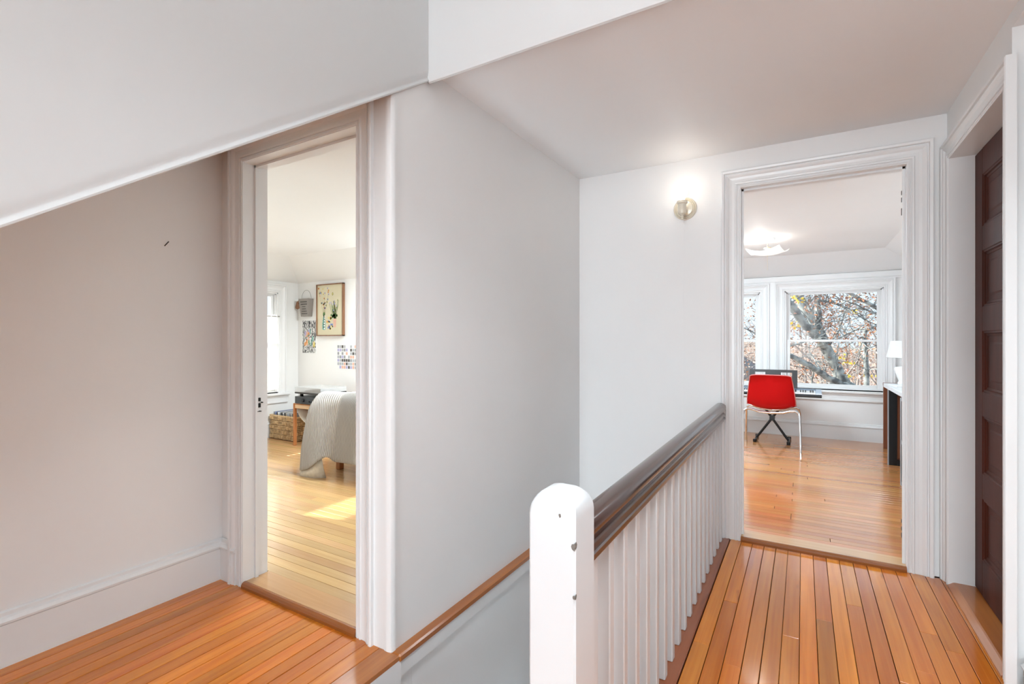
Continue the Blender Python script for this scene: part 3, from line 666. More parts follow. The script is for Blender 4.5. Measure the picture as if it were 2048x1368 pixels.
def pillow(face, u0, u1, z0, z1, horiz, base, sg):
    strands = 3
    for k in range(strands):
        if horiz: a0, a1 = u0, u1; b0 = z0 + (z1 - z0) * k / strands; b1 = z0 + (z1 - z0) * (k + 1) / strands
        else: a0 = u0 + (u1 - u0) * k / strands; a1 = u0 + (u1 - u0) * (k + 1) / strands; b0, b1 = z0, z1
        g_ = .0025; a0 += g_; a1 -= g_; b0 += g_; b1 -= g_; h = .014; c = .25
        da, db = (a1 - a0) * .22, (b1 - b0) * .22
        q0 = [(a0, b0), (a1, b0), (a1, b1), (a0, b1)]; q1 = [(a0 + da, b0 + db), (a1 - da, b0 + db), (a1 - da, b1 - db), (a0 + da, b1 - db)]
        f_ = (lambda u, z, t: (base + sg * t, u, z)) if face == 'x' else (lambda u, z, t: (u, base + sg * t, z))
        mb.add([f_(u, z, 0) for u, z in q0] + [f_(u, z, h) for u, z in q1], [(0, 1, 5, 4), (1, 2, 6, 5), (2, 3, 7, 6), (3, 0, 4, 7), (4, 5, 6, 7)])
for face, half, base in (('x', by, bx), ('y', bx, by)):
    for sg in (-1, 1):
        n = 6 if face == 'x' else 4
        for i in range(n):
            for j in range(5):
                u0 = -half + 2 * half * i / n; pillow(face, u0, u0 + 2 * half / n, .005 + bh * j / 5 * .96, .005 + bh * (j + 1) / 5 * .96, (i + j) % 2 == 0, base * sg, sg)
tag(mb.build('woven_strands', 'straw', bk), kind='stuff')
mb = MB(); mb.tube([(-bx, -by, bh - .006), (bx, -by, bh - .006), (bx, by, bh - .006), (-bx, by, bh - .006), (-bx, -by, bh - .006)], .009, 8); mb.build('rim', 'straw', bk)
cols = ['p_grey', 'ink', 'paper', 'p_grey', 'paper_grey', 'linen', 'ink', 'paper', 'p_dark', 'p_grey', 'paper', 'ink', 'p_blue', 'p_grey']
desc = ['grey', 'black', 'white', 'ash grey', 'pale grey', 'beige', 'dark', 'white', 'jet black', 'mid grey', 'off-white', 'inky', 'blue', 'slate grey']
for k in range(14):
    o = MB().box(-.135, .135, -.003, .003, 0, .295).build('record_sleeve', cols[k]); o.location = (3.68, 4.925 + k * .029, .031); o.rotation_euler = (R(-6 - rr.uniform(0, 5)), 0, 0)
    tag(o, f"{desc[k]} record sleeve, {['first','second','third','fourth','fifth','sixth','seventh','eighth','ninth','tenth','eleventh','twelfth','thirteenth','fourteenth'][k]} from the stool side of the basket", 'record', 'records in the basket')

# ------------------------------------------------------------------ bed
bed = empty('bed', (3.35, 2.65, .02)); tag(bed, 'bed with a ribbed cream coverlet hanging to the floor', 'bed')
MB().bbox(-.46, .50, -.98, .92, .38, .60, .05).build('mattress', 'paper', bed); MB().bbox(-.45, .49, -.97, .91, .18, .37, .01).build('bed_frame', 'stool_wood', bed)
for xx in (-.40, .42):
    for yy in (-.9, .85): MB().bbox(xx, xx + .05, yy, yy + .05, 0, .18, .004).build('leg', 'stool_wood', bed)
def coverlet_mat():
    m = mat('coverlet', (.72, .68, .63), .85); n, l, b = nodes(m); uv = n.new('ShaderNodeUVMap')
    w_ = n.new('ShaderNodeTexWave'); w_.inputs['Scale'].default_value = 1; w_.bands_direction = 'X'; w_.wave_profile = 'SIN'; w_.inputs['Distortion'].default_value = 0
    mp = n.new('ShaderNodeMapping'); mp.inputs['Scale'].default_value = (15, 1, 1); l.new(uv.outputs[0], mp.inputs[0]); l.new(mp.outputs[0], w_.inputs[0])
    bp = n.new('ShaderNodeBump'); bp.inputs['Strength'].default_value = 1; bp.inputs['Distance'].default_value = .012
    l.new(w_.outputs[0], bp.inputs['Height']); l.new(bp.outputs[0], b.inputs['Normal'])
    cr = n.new('ShaderNodeValToRGB'); cr.color_ramp.elements[0].color = (.50, .45, .39, 1); cr.color_ramp.elements[1].color = (.76, .73, .69, 1)
    cr.color_ramp.elements[0].position = .05; cr.color_ramp.elements[1].position = .55
    l.new(w_.outputs[0], cr.inputs[0]); l.new(cr.outputs[0], b.inputs[0])
coverlet_mat(); noisy('lining', (.62, .57, .48), (.70, .65, .55), .85, (40, 40, 40))
# columns of control points, top of the side to the hem
cols_ = [
 [(653, 783, 4.42), (641, 787, 4.37), (629.8, 798.6, 4.33), (618.6, 819.5, 4.29), (610.5, 856.5, 4.24), (604, 896.7, 4.18), (601, 941, 4.12)],
 [(664, 784, 4.32), (652, 790, 4.27), (641, 803, 4.23), (632, 826, 4.20), (624, 860, 4.16), (618, 897, 4.11), (616, 938, 4.05)],
 [(675, 785, 4.24), (664, 792, 4.20), (655, 806, 4.17), (648, 830, 4.14), (641, 862, 4.10), (635, 893, 4.06), (630, 928, 4.01)],
 [(686, 786, 4.18), (677, 793, 4.15), (669, 808, 4.12), (663, 834, 4.10), (657, 862, 4.07), (650, 888, 4.05), (643, 918, 4.01)],
 [(697, 786, 4.13), (688, 794, 4.10), (681, 809, 4.08), (675, 836, 4.06), (669, 864, 4.05), (662, 890, 4.04), (656, 915, 4.02)],
 [(707, 787, 4.07), (699, 795, 4.05), (692, 810, 4.03), (686, 838, 4.02), (681, 868, 4.02), (676, 896, 4.02), (670, 923, 4.02)]]
G = [[at(*p) for p in c] for c in cols_]
y = 3.30 - .06
last = G[-1]
for k in range(1, 12):
    wob = .004 * math.sin(k * 1.7)
    G.append([Vector((p.x + ((2.86 - last[0].x) * min(1, k / 8) if i == 0 else (2.815 - last[-1].x) * .35 * min(1, k / 8)) + wob * i / 6, p.y - .13 * k, p.z if i else p.z)) for i, p in enumerate(last)])
# refine
def interp(A, t):
    n = len(A) - 1; f = min(max(t * n, 0), n - 1e-6); i = int(f); u = f - i
    p0, p1, p2, p3 = A[max(i - 1, 0)], A[i], A[i + 1], A[min(i + 2, n)]
    return .5 * ((2 * p1) + (-p0 + p2) * u + (2 * p0 - 5 * p1 + 4 * p2 - p3) * u * u + (-p0 + 3 * p1 - 3 * p2 + p3) * u ** 3)
NR = 24; NC = 96
rows_ = [[interp(c, r / NR) for c in G] for r in range(NR + 1)]
grid = [[interp(rw, c / NC) for c in range(NC + 1)] for rw in rows_]
back = [[Vector((2.95 + .9 * k / 6, p.y * (1 - .0) , .655 + .004 * math.sin(k + i * .2))) for i, p in enumerate(grid[0])] for k in range(6, -1, -1)]
for k, rw in enumerate(back): rw[:] = [Vector((max(v.x, grid[0][i].x), v.y, min(v.z, .66))) for i, v in enumerate(rw)]
allr = back + grid; n = NC + 1
me = bpy.data.meshes.new('coverlet'); vs = [p - Vector((3.35, 2.65, .02)) for r_ in allr for p in r_]
fs = [(a * n + i, a * n + i + 1, (a + 1) * n + i + 1, (a + 1) * n + i) for a in range(len(allr) - 1) for i in range(NC)]
me.from_pydata(vs, [], fs); me.materials.append(M['coverlet']); uvl = me.uv_layers.new(name='UVMap')
# length along the first control rows gives even ribs
Ls = [0]
for i in range(NC): Ls.append(Ls[-1] + (grid[10][i + 1] - grid[10][i]).length)
for poly in me.polygons:
    for li, vi in zip(poly.loop_indices, poly.vertices):
        p_ = allr[vi // n][vi % n]; c_ = min(1, max(0, (p_.y - 3.30) / .4)) * .40
        uvl.data[li].uv = ((4.2 - p_.y + c_ * p_.z) * 2.2, p_.z)
me.update(); o = bpy.data.objects.new('coverlet', me); C.objects.link(o); o.parent = bed
me.polygons.foreach_set('use_smooth', [True] * len(me.polygons)); o.modifiers.new('s', 'SOLIDIFY').thickness = .008
lin = [at(601, 941, 4.13), at(599, 951, 4.13), at(612, 960, 4.09), at(631, 964, 4.06), at(653, 959, 4.07), at(647, 938, 4.04), at(643, 917, 4.03), at(630, 927, 4.03), at(616, 937, 4.07)]
cen = sum(lin, Vector()) / 9 - fwd * .03; off = Vector((3.35, 2.65, .02))
mb = MB(); mb.add([p - off for p in lin] + [cen - off], [(i, (i + 1) % 9, 9) for i in range(9)])
o = mb.build('coverlet_lining', 'lining', bed, smooth=True); o.modifiers.new('s', 'SOLIDIFY').thickness = .006

# ------------------------------------------------------------------ study: ceiling lamp
cl = empty('ceiling_lamp', (5.26, .29, 2.12)); tag(cl, 'white pinned glass ceiling lamp with a pull chain', 'ceiling lamp')
MB().lathe([(.001, 0), (.068, 0), (.068, -.018), (.06, -.03), (.02, -.034), (.001, -.034)], n=30).build('canopy', 'trim_paint', cl, smooth=True)
MB().tube([(0, 0, -.03), (0, 0, -.145)], .004, 8).build('stem', 'brass', cl)
mb = MB(); mb.lathe([(.03, -.085), (.032, -.095), (.02, -.10), (.012, -.115), (.005, -.118)], n=16); mb.build('socket', 'brass', cl)
n = 12; rings = []
for i in range(n + 1):
    ring = []
    for j in range(n + 1):
        u, v_ = i / n * 2 - 1, j / n * 2 - 1; r2 = (u * u + v_ * v_) / 2
        a = TH + R(45); X, Y = .148 * (u * math.cos(a) - v_ * math.sin(a)), .148 * (u * math.sin(a) + v_ * math.cos(a))
        ring.append((X, Y, -.155 + .060 * r2 ** 1.1 - .010 * (1 - abs(u * v_)) * (max(abs(u), abs(v_)) > .99)))
    rings.append(ring)
o = MB().loft(rings, False, closed=False).build('shade', 'milk_glass', cl, smooth=True); o.modifiers.new('s', 'SOLIDIFY').thickness = .003
MB().tube([(.0, -.0, -.155), (.0, -.0, -.30)], .0012, 5).build('pull_chain', 'brass', cl)
l = bpy.data.lights.new('lamp_bulbs', 'POINT'); l.energy = 1.5; l.color = (1, .93, .86); l.shadow_soft_size = .03
o = bpy.data.objects.new('lamp_bulbs', l); C.objects.link(o); o.location = (5.26, .36, 2.045)

# ------------------------------------------------------------------ study: red chair
ch = empty('red_chair', (5.85, .285, .02)); tag(ch, 'red plastic shell chair with chrome legs facing the keyboard', 'chair')
prof = [(-.235, .785, .180, .0), (-.228, .78, .186, 0), (-.205, .70, .198, .008), (-.18, .60, .212, .014), (-.155, .52, .222, .02), (-.135, .465, .225, .028), (-.10, .435, .218, .03), (-.03, .418, .21, .028), (.06, .415, .21, .024), (.15, .425, .212, .016), (.21, .430, .208, .008), (.235, .418, .2, .0)]
rings = []; n = 18
for x, z, hw_, cup in prof:
    ring = []
    for k in range(n + 1):
        u = k / n * 2 - 1
        lift = cup * 1.6 * abs(u) ** 3
        if x < -.12: ring.append((x + cup * 1.8 * (abs(u) ** 2.4) , hw_ * u, z - (.010 * abs(u) ** 6 if z > .75 else 0) - (.0 if z > .5 else 0) + (.012 * (1 - u * u) * -.0)))
        else: ring.append((x, hw_ * u, z + lift))
    rings.append(ring)
# lower corners of the back are cut upward
o = MB().loft(rings, False, closed=False).build('shell', 'red_plastic', ch, smooth=True)
o.modifiers.new('s', 'SOLIDIFY').thickness = .006
mb = MB(); path = [Vector(r_[0]) for r_ in rings[::-1]] + [Vector(p) for p in rings[0][1:]] + [Vector(r_[-1]) for r_ in rings[1:]]
mb.tube(path, .0045, 6); mb.build('shell_rim', 'red_edge', ch, smooth=True)
for s_ in (-1, 1):
    for fx, lx, nm in ((-.12, -.225, 'rear'), (.10, .235, 'front')):
        pts = [(lx, s_ * .265, 0), (lx * .92, s_ * .262, .2), (lx * .82, s_ * .258, .36), (lx * .76, s_ * .248, .405), (lx * .7, s_ * .22, .425), (lx * .66, s_ * .17, .418), (lx * .62, s_ * .11, .398), (lx * .6, 0, .39)]
        MB().tube(pts, .0115, 12).build('leg', 'chrome', ch, smooth=True)
        MB().tube([(lx, s_ * .265, 0), (lx, s_ * .265, .025)], .014, 12).build('foot_cap', 'chrome', ch)

# ------------------------------------------------------------------ study: keyboard on X stand
kb = empty('piano_keyboard', (6.30, .30, .545)); tag(kb, 'silver electronic piano keyboard on a folding stand by the window', 'keyboard')
mb = MB(); y0, y1 = -.472, .472
mb.loft([[(-.15, y, 0), (-.155, y, .012), (-.15, y, .034), (.14, y, .058), (.15, y, .05), (.15, y, .0)] for y in (y0, y1)]); fix_normals(mb.build('case', 'black', kb, bevel=.004))
def zt_(x): return .034 + (x + .15) / .29 * .024
mb = MB()
def slab(xa, xb, ya, yb, h): mb.add([(xa, ya, zt_(xa)), (xb, ya, zt_(xb)), (xb, yb, zt_(xb)), (xa, yb, zt_(xa)), (xa, ya, zt_(xa) + h), (xb, ya, zt_(xb) + h), (xb, yb, zt_(xb) + h), (xa, yb, zt_(xa) + h)], [(3, 2, 1, 0), (4, 5, 6, 7), (0, 1, 5, 4), (1, 2, 6, 5), (2, 3, 7, 6), (3, 0, 4, 7)])
slab(.0, .14, y0, y1, .012); slab(-.15, .0, y0, y0 + .055, .012); slab(-.15, .0, y1 - .055, y1, .012); mb.build('top_panel', 'silver_plastic', kb)
mb = MB(); slab(.03, .115, y0 + .05, y0 + .30, .0135); slab(.03, .115, y1 - .30, y1 - .05, .0135); slab(.03, .115, -.1, .1, .0135); mb.build('control_panel', 'blue_grey', kb)
mb = MB(); kw = (.944 - .114) / 36
for k in range(36): slab(-.148, -.004, y0 + .057 + k * kw + .0007, y0 + .057 + (k + 1) * kw - .0007, .012)
tag(mb.build('white_keys', 'keys_white', kb), kind='stuff')
mb = MB()
for k in range(35):
    if (k % 7) not in (2, 6): yy = y0 + .057 + (k + 1) * kw; slab(-.095, -.004, yy - .006, yy + .006, .022)
tag(mb.build('black_keys', 'keys_black', kb), kind='stuff')
mb = MB(); A = [(-.246, .246)]
def pb(ya, yb, za, zb):
    def f_(y, z, t): return (.13 + z * .25 + t, y, .06 + z)
    mb.add([f_(y, z, t) for t in (0, .004) for y, z in ((ya, za), (yb, za), (yb, zb), (ya, zb))], [(3, 2, 1, 0), (4, 5, 6, 7), (0, 1, 5, 4), (1, 2, 6, 5), (2, 3, 7, 6), (3, 0, 4, 7)])
pb(-.246, .246, 0, .09); pb(-.246, .246, .182, .212); pb(-.246, -.192, .09, .182); pb(-.080, .080, .09, .182); pb(.192, .246, .09, .182)
mb.build('music_rest', 'charcoal', kb)
ks = empty('keyboard_stand', (6.30, .30, .02)); tag(ks, 'black folding X stand under the piano keyboard', 'stand')
for s_ in (-1, 1):
    MB().tube([(s_ * .015, s_ * .165, .015), (s_ * .015, -s_ * .165, .505)], .013, 10).build('strut', 'steel_black', ks, smooth=True)
    MB().tube([(-.17, s_ * .165, .018), (.17, s_ * .165, .018)], .012, 10).build('foot_bar', 'steel_black', ks, smooth=True)
    MB().tube([(-.12, s_ * .165, .508), (.12, s_ * .165, .508)], .012, 10).build('top_bar', 'steel_black', ks, smooth=True)
    for xx in (-.17, .17): MB().lathe([(.004, 0), (.018, .002), (.020, .018), (.018, .034), (.004, .036)], (xx, s_ * .165, 0), 12).build('end_cap', 'black', ks, smooth=True)
MB().lathe([(.001, -.04), (.028, -.04), (.028, .04), (.001, .04)], (0, 0, .262), 16, 0).build('pivot', 'steel_black', ks)

# ------------------------------------------------------------------ study: desk, shelf, lamp, papers
dk = empty('console_desk', (5.25, -.895, .02)); tag(dk, 'white-topped desk with black loop legs along the right study wall', 'desk')
MB().bbox(-.85, .62, -.235, .232, .690, .727, .003).build('desk_top', 'laminate', dk)
def loop(x):
    mb = MB(); mb.box(x, x + .05, .16, .225, 0, .689); mb.box(x, x + .05, -.225, -.17, 0, .689); mb.box(x, x + .05, -.17, .16, 0, .05); mb.box(x, x + .05, -.17, .16, .64, .689); return mb
loop(.36).build('loop_leg', 'black', dk, bevel=.002); loop(.12 - .9).build('loop_leg', 'black', dk, bevel=.002)
MB().box(.355, .3595, .222, .232, 0, .689).build('edge_strip', 'grey_edge', dk)
cb_ = empty('wood_cabinet', (5.83, -.95, .02)); tag(cb_, 'reddish brown wooden cabinet seen through the desk leg', 'cabinet')
MB().bbox(-.10, .12, -.16, .22, .0, .63, .004).build('carcass', 'cabinet_wood', cb_); MB().bbox(-.106, -.10, -.13, .19, .05, .59, .002).build('panel', 'cabinet_wood', cb_)
br = empty('brown_panel_table', (6.25, -.90, .02)); tag(br, 'narrow dark brown side table between desk and window wall', 'side table')
MB().bbox(-.24, .25, -.2, .172, .66, .69, .003).build('top', 'cabinet_wood', br)
for xx in (-.23, .20):
    for yy in (-.19, .13): MB().bbox(xx, xx + .04, yy, yy + .04, 0, .659, .003).build('leg', 'cabinet_wood', br)
o = MB().box(-.1, .1, -.012, .012, 0, .26).build('blue_folder', 'p_blue'); o.location = (5.72, -.795, .42); o.location.z = .42
bpy.data.objects.remove(o)
sh = empty('black_bookcase', (4.72, -.885, .02)); tag(sh, 'black bookcase with grey edged shelves beneath the near desk end', 'bookcase')
mb = MB()
mb.box(-.30, -.28, -.22, .22, 0, .685); mb.box(.14, .16, -.22, .22, 0, .685); mb.box(-.28, .14, -.22, -.21, 0, .685); mb.build('carcass', 'black', sh)
for z in (.0, .325, .66): MB().box(-.28, .14, -.21, .218, z, z + .025).build('shelf', 'black', sh); MB().box(-.28, .14, .218, .224, z, z + .03).build('shelf_edge', 'grey_edge', sh)
MB().box(.138, .162, .2205, .228, 0, .685).build('side_edge', 'grey_edge', sh)
for k, (c_, h_) in enumerate((('p_blue', .22), ('cabinet_wood', .25), ('p_grey', .2), ('ink', .24), ('p_orange', .21))):
    o = MB().bbox(0, .03, -.08, .08, 0, h_, .002).build('book', c_); o.location = (4.60 + k * .035, -.80, .3701)
    tag(o, ['short blue book', 'tall brown book', 'grey book', 'tall black book', 'orange book'][k] + ' standing in the black bookcase', 'book', 'books in the black bookcase')
tl = empty('table_lamp', (5.78, -.845, .7475)); tag(tl, 'white ceramic table lamp with a tapered white shade on the desk', 'table lamp')
mb = MB(); mb.lathe([(.001, 0), (.085, 0), (.088, .012), (.078, .03), (.088, .06), (.104, .11), (.112, .145), (.105, .160), (.05, .17), (.022, .178), (.016, .20), (.012, .25), (.001, .25)], n=32)
fix_normals(mb.build('base', 'ceramic', tl, smooth=True))
o = MB().lathe([(.172, .248), (.172, .252), (.140, .402), (.139, .404)], n=40, cap=False).build('lamp_shade', 'lamp_paper', tl, smooth=True); o.modifiers.new('s', 'SOLIDIFY').thickness = .002
o = MB().box(-.12, .10, -.08, .10, 0, .004).build('magazine', 'paper'); o.location = (5.56, -.78, .7475); o.rotation_euler = (0, 0, R(12)); tag(o, 'white sheet lying at the far corner of the desk top', 'paper')
o = MB().box(-.08, .08, -.06, .06, 0, .012).build('notebook', 'charcoal'); o.location = (5.36, -.80, .7475); o.rotation_euler = (0, 0, R(-8)); tag(o, 'dark notebook on the desk in front of the lamp', 'notebook')
mb = MB(); mb.tube([(-.05, -.03, .008), (-.02, .02, .010), (.03, .03, .008), (.05, -.02, .012)], .006, 8); mb.box(-.05, .04, -.02, .01, 0, .006)
o = mb.build('spectacle_case', 'black'); o.location = (5.62, -.90, .752); tag(o, 'small black object lying beside the lamp base', 'desk item')
bpy.data.objects.remove(o)

# ------------------------------------------------------------------ outdoors
noisy('bark', (.10, .11, .115), (.36, .40, .40), .9, (7, 7, 7), detail=8, bump=.8, bscale=14, lo=.38, hi=.6)
noisy('bark_far', (.24, .21, .20), (.38, .34, .32), .9, (1, 1, 1))
def leafm(name, cs):
    m = mat(name, cs[0], .7); n, l, b = nodes(m); g = n.new('ShaderNodeNewGeometry'); cr = n.new('ShaderNodeValToRGB')
    cr.color_ramp.interpolation = 'CONSTANT'; e = cr.color_ramp.elements; e[0].color = (*cs[0], 1)
    for i, c in enumerate(cs[1:], 1):
        x_ = e[1] if i == 1 else e.new(i / len(cs)); x_.position = i / len(cs); x_.color = (*c, 1)
    l.new(g.outputs['Random Per Island'], cr.inputs[0]); l.new(cr.outputs[0], b.inputs[0])
leafm('oak_leaves', [(.34, .14, .07), (.26, .11, .07), (.44, .20, .10), (.30, .16, .11), (.38, .17, .09), (.28, .16, .12), (.5, .30, .18)])
leafm('yellow_leaves', [(.75, .55, .05), (.8, .66, .10), (.68, .44, .05)])
leafm('hill_leaves_hazed', [(.44, .32, .26), (.50, .38, .33), (.40, .33, .31), (.54, .42, .35), (.48, .30, .21), (.42, .37, .35)])  # haze put into the colours: paler and greyer for distance
noisy('ground', (.22, .15, .12), (.52, .40, .34), .95, (1.3, 1.3, 1.3), detail=10, lo=.4, hi=.6)
tr = random.Random(11)
def rnd(s_=1): return Vector((tr.gauss(0, s_), tr.gauss(0, s_), tr.gauss(0, s_)))
def branch(mb, p, d, r, L, lv, tips, seg=4, n=5):
    pts = [p]; rs = [r]
    for k in range(seg):
        d = (d + rnd(.22) + Vector((0, 0, .03))).normalized(); p = p + d * L / seg; pts.append(p); rs.append(r * (1 - .75 * (k + 1) / seg))
        if lv > 0:
            for q_ in range(2 if lv > 1 else 1):
                if tr.random() < .8: branch(mb, p, (d + rnd(.75)).normalized(), rs[-1] * .62, L * tr.uniform(.4, .7), lv - 1, tips, 3, 4 if lv < 2 else 5)
    mb.tube(pts, rs, n, cap=False); tips.append((pts[-1], d)); tips.append((pts[len(pts) // 2], d))
def leaves(mb, tips, size, per, spread):
    for p, d in tips:
        for k in range(per):
            c = p + rnd(spread); a = rnd().normalized(); b = a.cross(rnd().normalized()).normalized(); s_ = size * tr.uniform(.6, 1.3)
            mb.add([c - a * s_, c - b * s_ * .5, c + a * s_, c + b * s_ * .5], [(0, 1, 2, 3)])
# main tree: limbs given at real distances 9..11 m
limbs = [
 [(1706, 800, 9.6, 17), (1690, 770, 9.6, 16), (1672, 735, 9.6, 15), (1652, 695, 9.6, 14), (1640, 665, 9.6, 13), (1622, 640, 9.6, 11), (1602, 612, 9.7, 9), (1588, 588, 9.8, 8), (1570, 560, 9.9, 7)],
 [(1652, 695, 9.6, 13), (1628, 668, 9.4, 12), (1606, 645, 9.3, 11), (1588, 618, 9.2, 11), (1572, 600, 9.2, 10), (1545, 575, 9.2, 9)],
 [(1640, 662, 9.6, 9), (1625, 632, 9.9, 8), (1612, 610, 10.1, 7), (1600, 588, 10.2, 6), (1590, 560, 10.3, 5)],
 [(1638, 660, 9.7, 9), (1638, 630, 9.9, 8), (1634, 605, 10, 7), (1640, 585, 10.1, 6), (1650, 560, 10.2, 5)],
 [(1700, 800, 8.9, 13), (1680, 768, 8.9, 9), (1650, 752, 8.9, 8.5), (1625, 735, 8.8, 8), (1600, 722, 8.8, 7.5), (1578, 711, 8.7, 6.5), (1540, 700, 8.7, 6)],
 [(1634, 603, 10, 4), (1655, 603, 10, 3.4), (1680, 610, 9.9, 3.2), (1700, 621, 9.8, 2.8), (1722, 617, 9.7, 3.6), (1745, 624, 9.6, 2.5), (1775, 630, 9.6, 2)],
]
tree = empty('maple_tree', at(1700, 800, 9.3)); tree.location.z = -7; T0 = tree.location.copy()
tag(tree, 'large lichened bare tree leaning across the study window', 'tree')
mb = MB(); tips = []; tw = MB()
for li, L_ in enumerate(limbs):
    pts = [at(a, b, d) - T0 for a, b, d, _ in L_]; rs = [w_ * d / F * .70 for _, _, d, w_ in L_]
    if li in (0, 4): pts = [Vector((pts[0].x, pts[0].y + (.1 if li else 0), 0)), (pts[0] + Vector((pts[0].x, pts[0].y, 3))) / 2 + Vector((.1, .1, 0))] + pts; rs = [.3, .22] + rs
    den = []; dr = []
    N_ = len(pts) * 4
    for k in range(N_ + 1): den.append(interp(pts, k / N_) + (rnd(.006) if 0 < k < N_ else Vector())); f_ = k / N_ * (len(rs) - 1); i0 = min(int(f_), len(rs) - 2); dr.append(rs[i0] + (rs[i0 + 1] - rs[i0]) * (f_ - i0))
    mb.tube(den, dr, 12)
    for k in range(4, N_, 1):
        if den[k].z > 5.5 and tr.random() < .33:
            branch(tw, den[k], (rnd(1) + Vector((0, 0, .35))).normalized(), tr.uniform(.008, .016), tr.uniform(.6, 1.6), 2, tips)
mb.build('trunk', 'bark', tree, smooth=True)
o = tag(tw.build('twigs', 'bark', tree), kind='stuff')
lm = MB(); leaves(lm, [t for t in tips if tr.random() < .065], .028, 12, .10); tag(lm.build('leaves', 'oak_leaves', tree), kind='stuff')
lm = MB(); ysp = [(1600, 600, 8.2, 10), (1588, 590, 8.2, 6), (1592, 652, 8.3, 5), (1686, 718, 8.4, 6), (1696, 724, 8.4, 6), (1708, 624, 9, 3), (1742, 752, 8.6, 4), (1700, 753, 8.6, 4)]
for a, b, d, w_ in ysp:
    c = at(a, b, d) - T0; leaves(lm, [(c, None)], .035, w_ + 2, .035)
tag(lm.build('yellow_leaves', 'yellow_leaves', tree), kind='stuff')
# second slim tree at the right
tree2 = empty('slim_tree', at(1733, 790, 12)); tree2.location.z = -7; T2 = tree2.location.copy(); tag(tree2, 'slim upright tree at the right side of the study window', 'tree')
mb = MB(); pts = [at(a, b, d) - T2 for a, b, d in ((1733, 790, 12), (1733, 740, 12), (1730, 700, 12), (1728, 672, 12), (1731, 662, 12), (1746, 655, 12), (1775, 640, 12))]; pts = [Vector((0, 0, 0))] + pts
mb.tube(pts, [.12, .062, .058, .055, .05, .045, .035, .02], 10)
pts2 = [at(a, b, d) - T2 for a, b, d in ((1728, 672, 12), (1712, 680, 12), (1680, 700, 11.8), (1665, 712, 11.6))]; mb.tube(pts2, [.02, .018, .012, .006], 6)
pts3 = [at(a, b, d) - T2 for a, b, d in ((1790, 640, 11), (1747, 612, 11), (1720, 598, 11), (1702, 587, 11), (1680, 570, 11))]; mb.tube(pts3, [.05, .04, .035, .03, .02], 8)
mb.build('trunk', 'bark', tree2, smooth=True)
tw = MB(); tips = []
for p in pts[2:] * 3 + pts3 * 3: branch(tw, p, rnd(1).normalized(), .014, tr.uniform(.7, 1.7), 2, tips)
tag(tw.build('twigs', 'bark', tree2), kind='stuff'); lm = MB(); leaves(lm, [t for t in tips if tr.random() < .08], .034, 10, .12); tag(lm.build('leaves', 'oak_leaves', tree2), kind='stuff')
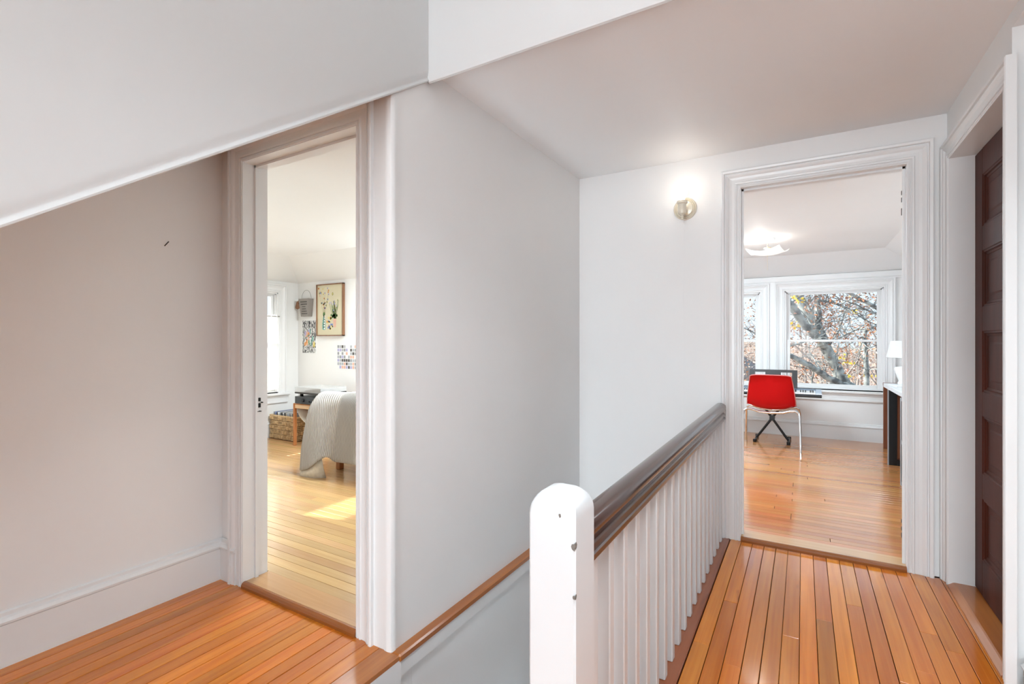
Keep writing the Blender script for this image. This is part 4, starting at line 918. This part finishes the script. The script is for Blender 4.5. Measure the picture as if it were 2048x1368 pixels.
# hillside
def gz(x, y):
    d = x; h = -7 if d < 16 else -7 + (d - 16) * .06
    return min(h, 4.0) + .5 * math.sin(x * .13 + y * .07) + .4 * math.sin(y * .11)
mb = MB(); nx, ny = 50, 50; vs = []
for i in range(nx + 1):
    for j in range(ny + 1): x = -30 + 170 * i / nx; y = -85 + 170 * j / ny; vs.append((x, y, gz(x, y)))
mb.add(vs, [(i * (ny + 1) + j, (i + 1) * (ny + 1) + j, (i + 1) * (ny + 1) + j + 1, i * (ny + 1) + j + 1) for i in range(nx) for j in range(ny)])
struct(mb.build('ground', 'ground', smooth=True), 'leaf-strewn hillside rising beyond the study windows', 'ground')
def far_tree(x, y, h, lv, leafy, name, label, lm_='hill_leaves_hazed'):
    z = gz(x, y) - .2; t_ = empty(name, (x, y, z)); tag(t_, label, 'tree', 'woodland trees on the hillside')
    mb = MB(); tips = []; mb.tube([(0, 0, 0), (tr.gauss(0, .1), tr.gauss(0, .1), h * .4), (tr.gauss(0, .3), tr.gauss(0, .3), h * .9)], [h * .018, h * .013, h * .004], 6)
    mb.build('trunk', 'bark_far', t_)
    tw = MB()
    for k in range(15): zz = h * tr.uniform(.22, .9); branch(tw, Vector((0, 0, zz)), Vector((tr.gauss(0, 1), tr.gauss(0, 1), .7)).normalized(), h * .0045, h * tr.uniform(.2, .4), lv, tips, 3, 3)
    tag(tw.build('twigs', 'bark_far', t_), kind='stuff')
    lm = MB(); leaves(lm, [q_ for q_ in tips if tr.random() < leafy], h * .009, 7, h * .04); tag(lm.build('leaves', lm_, t_), kind='stuff')
    return t_
rowsd = [(19, 4.2), (26, 4.6), (33, 5.0), (40, 5.2), (47, 5.4), (55, 5.6)]
for ri, (xr, sp) in enumerate(rowsd):
    y = -xr * .165 + (ri % 2) * 1.8
    while y < xr * .15:
        far_tree(xr + tr.uniform(-1.2, 1.2), y + tr.uniform(-.5, .5), tr.uniform(7.4, 9.2) if ri else 8.0, 1, .75, 'woodland_tree', 'bare brown woodland tree among others on the hillside', ['hill_leaves_hazed', 'oak_leaves', 'hill_leaves_hazed'][ri % 3]); y += sp * .66
# red house seen in the left window
hs_ = empty('red_house', (30, 2.6, gz(30, 2.6) - .3)); tag(hs_, 'dusty red house among the trees seen in the left study window', 'house')
mat('red_wall', (.42, .16, .13), .8); mat('roof_dark', (.17, .16, .17), .8)
MB().box(-2, 2, -1.3, 2.2, 0, 5.6).build('wall', 'red_wall', hs_)
mb = MB(); mb.loft([[(-2.3, -1.6, 5.6), (-2.3, .45, 7.0), (-2.3, 2.5, 5.6)], [(2.3, -1.6, 5.6), (2.3, .45, 7.0), (2.3, 2.5, 5.6)]]); mb.build('roof', 'roof_dark', hs_)
for yy in (-.7, .9): f_ = MB().box(-2.04, -2.0, yy, yy + .6, 4, 5.1).build('window', 'trim_paint', hs_); MB().box(-2.06, -2.04, yy + .06, yy + .54, 4.06, 5.04).build('pane', 'blue_grey', f_)
# foliage outside the bedroom window
far_tree_b = empty('garden_tree', (4.6, 11.5, -7)); tag(far_tree_b, 'autumn tree outside the bedroom window', 'tree')
MB().tube([(0, 0, 0), (0, 0, 6), (.2, 0, 9.5)], [.2, .15, .06], 8).build('trunk', 'bark', far_tree_b)
tw = MB(); tips = []
for k in range(16): branch(tw, Vector((0, 0, tr.uniform(5.8, 9.5))), (rnd(1)).normalized(), .03, 1.8, 1, tips)
tag(tw.build('twigs', 'bark', far_tree_b), kind='stuff'); lm = MB(); leaves(lm, tips, .07, 4, .2); tag(lm.build('leaves', 'oak_leaves', far_tree_b), kind='stuff')
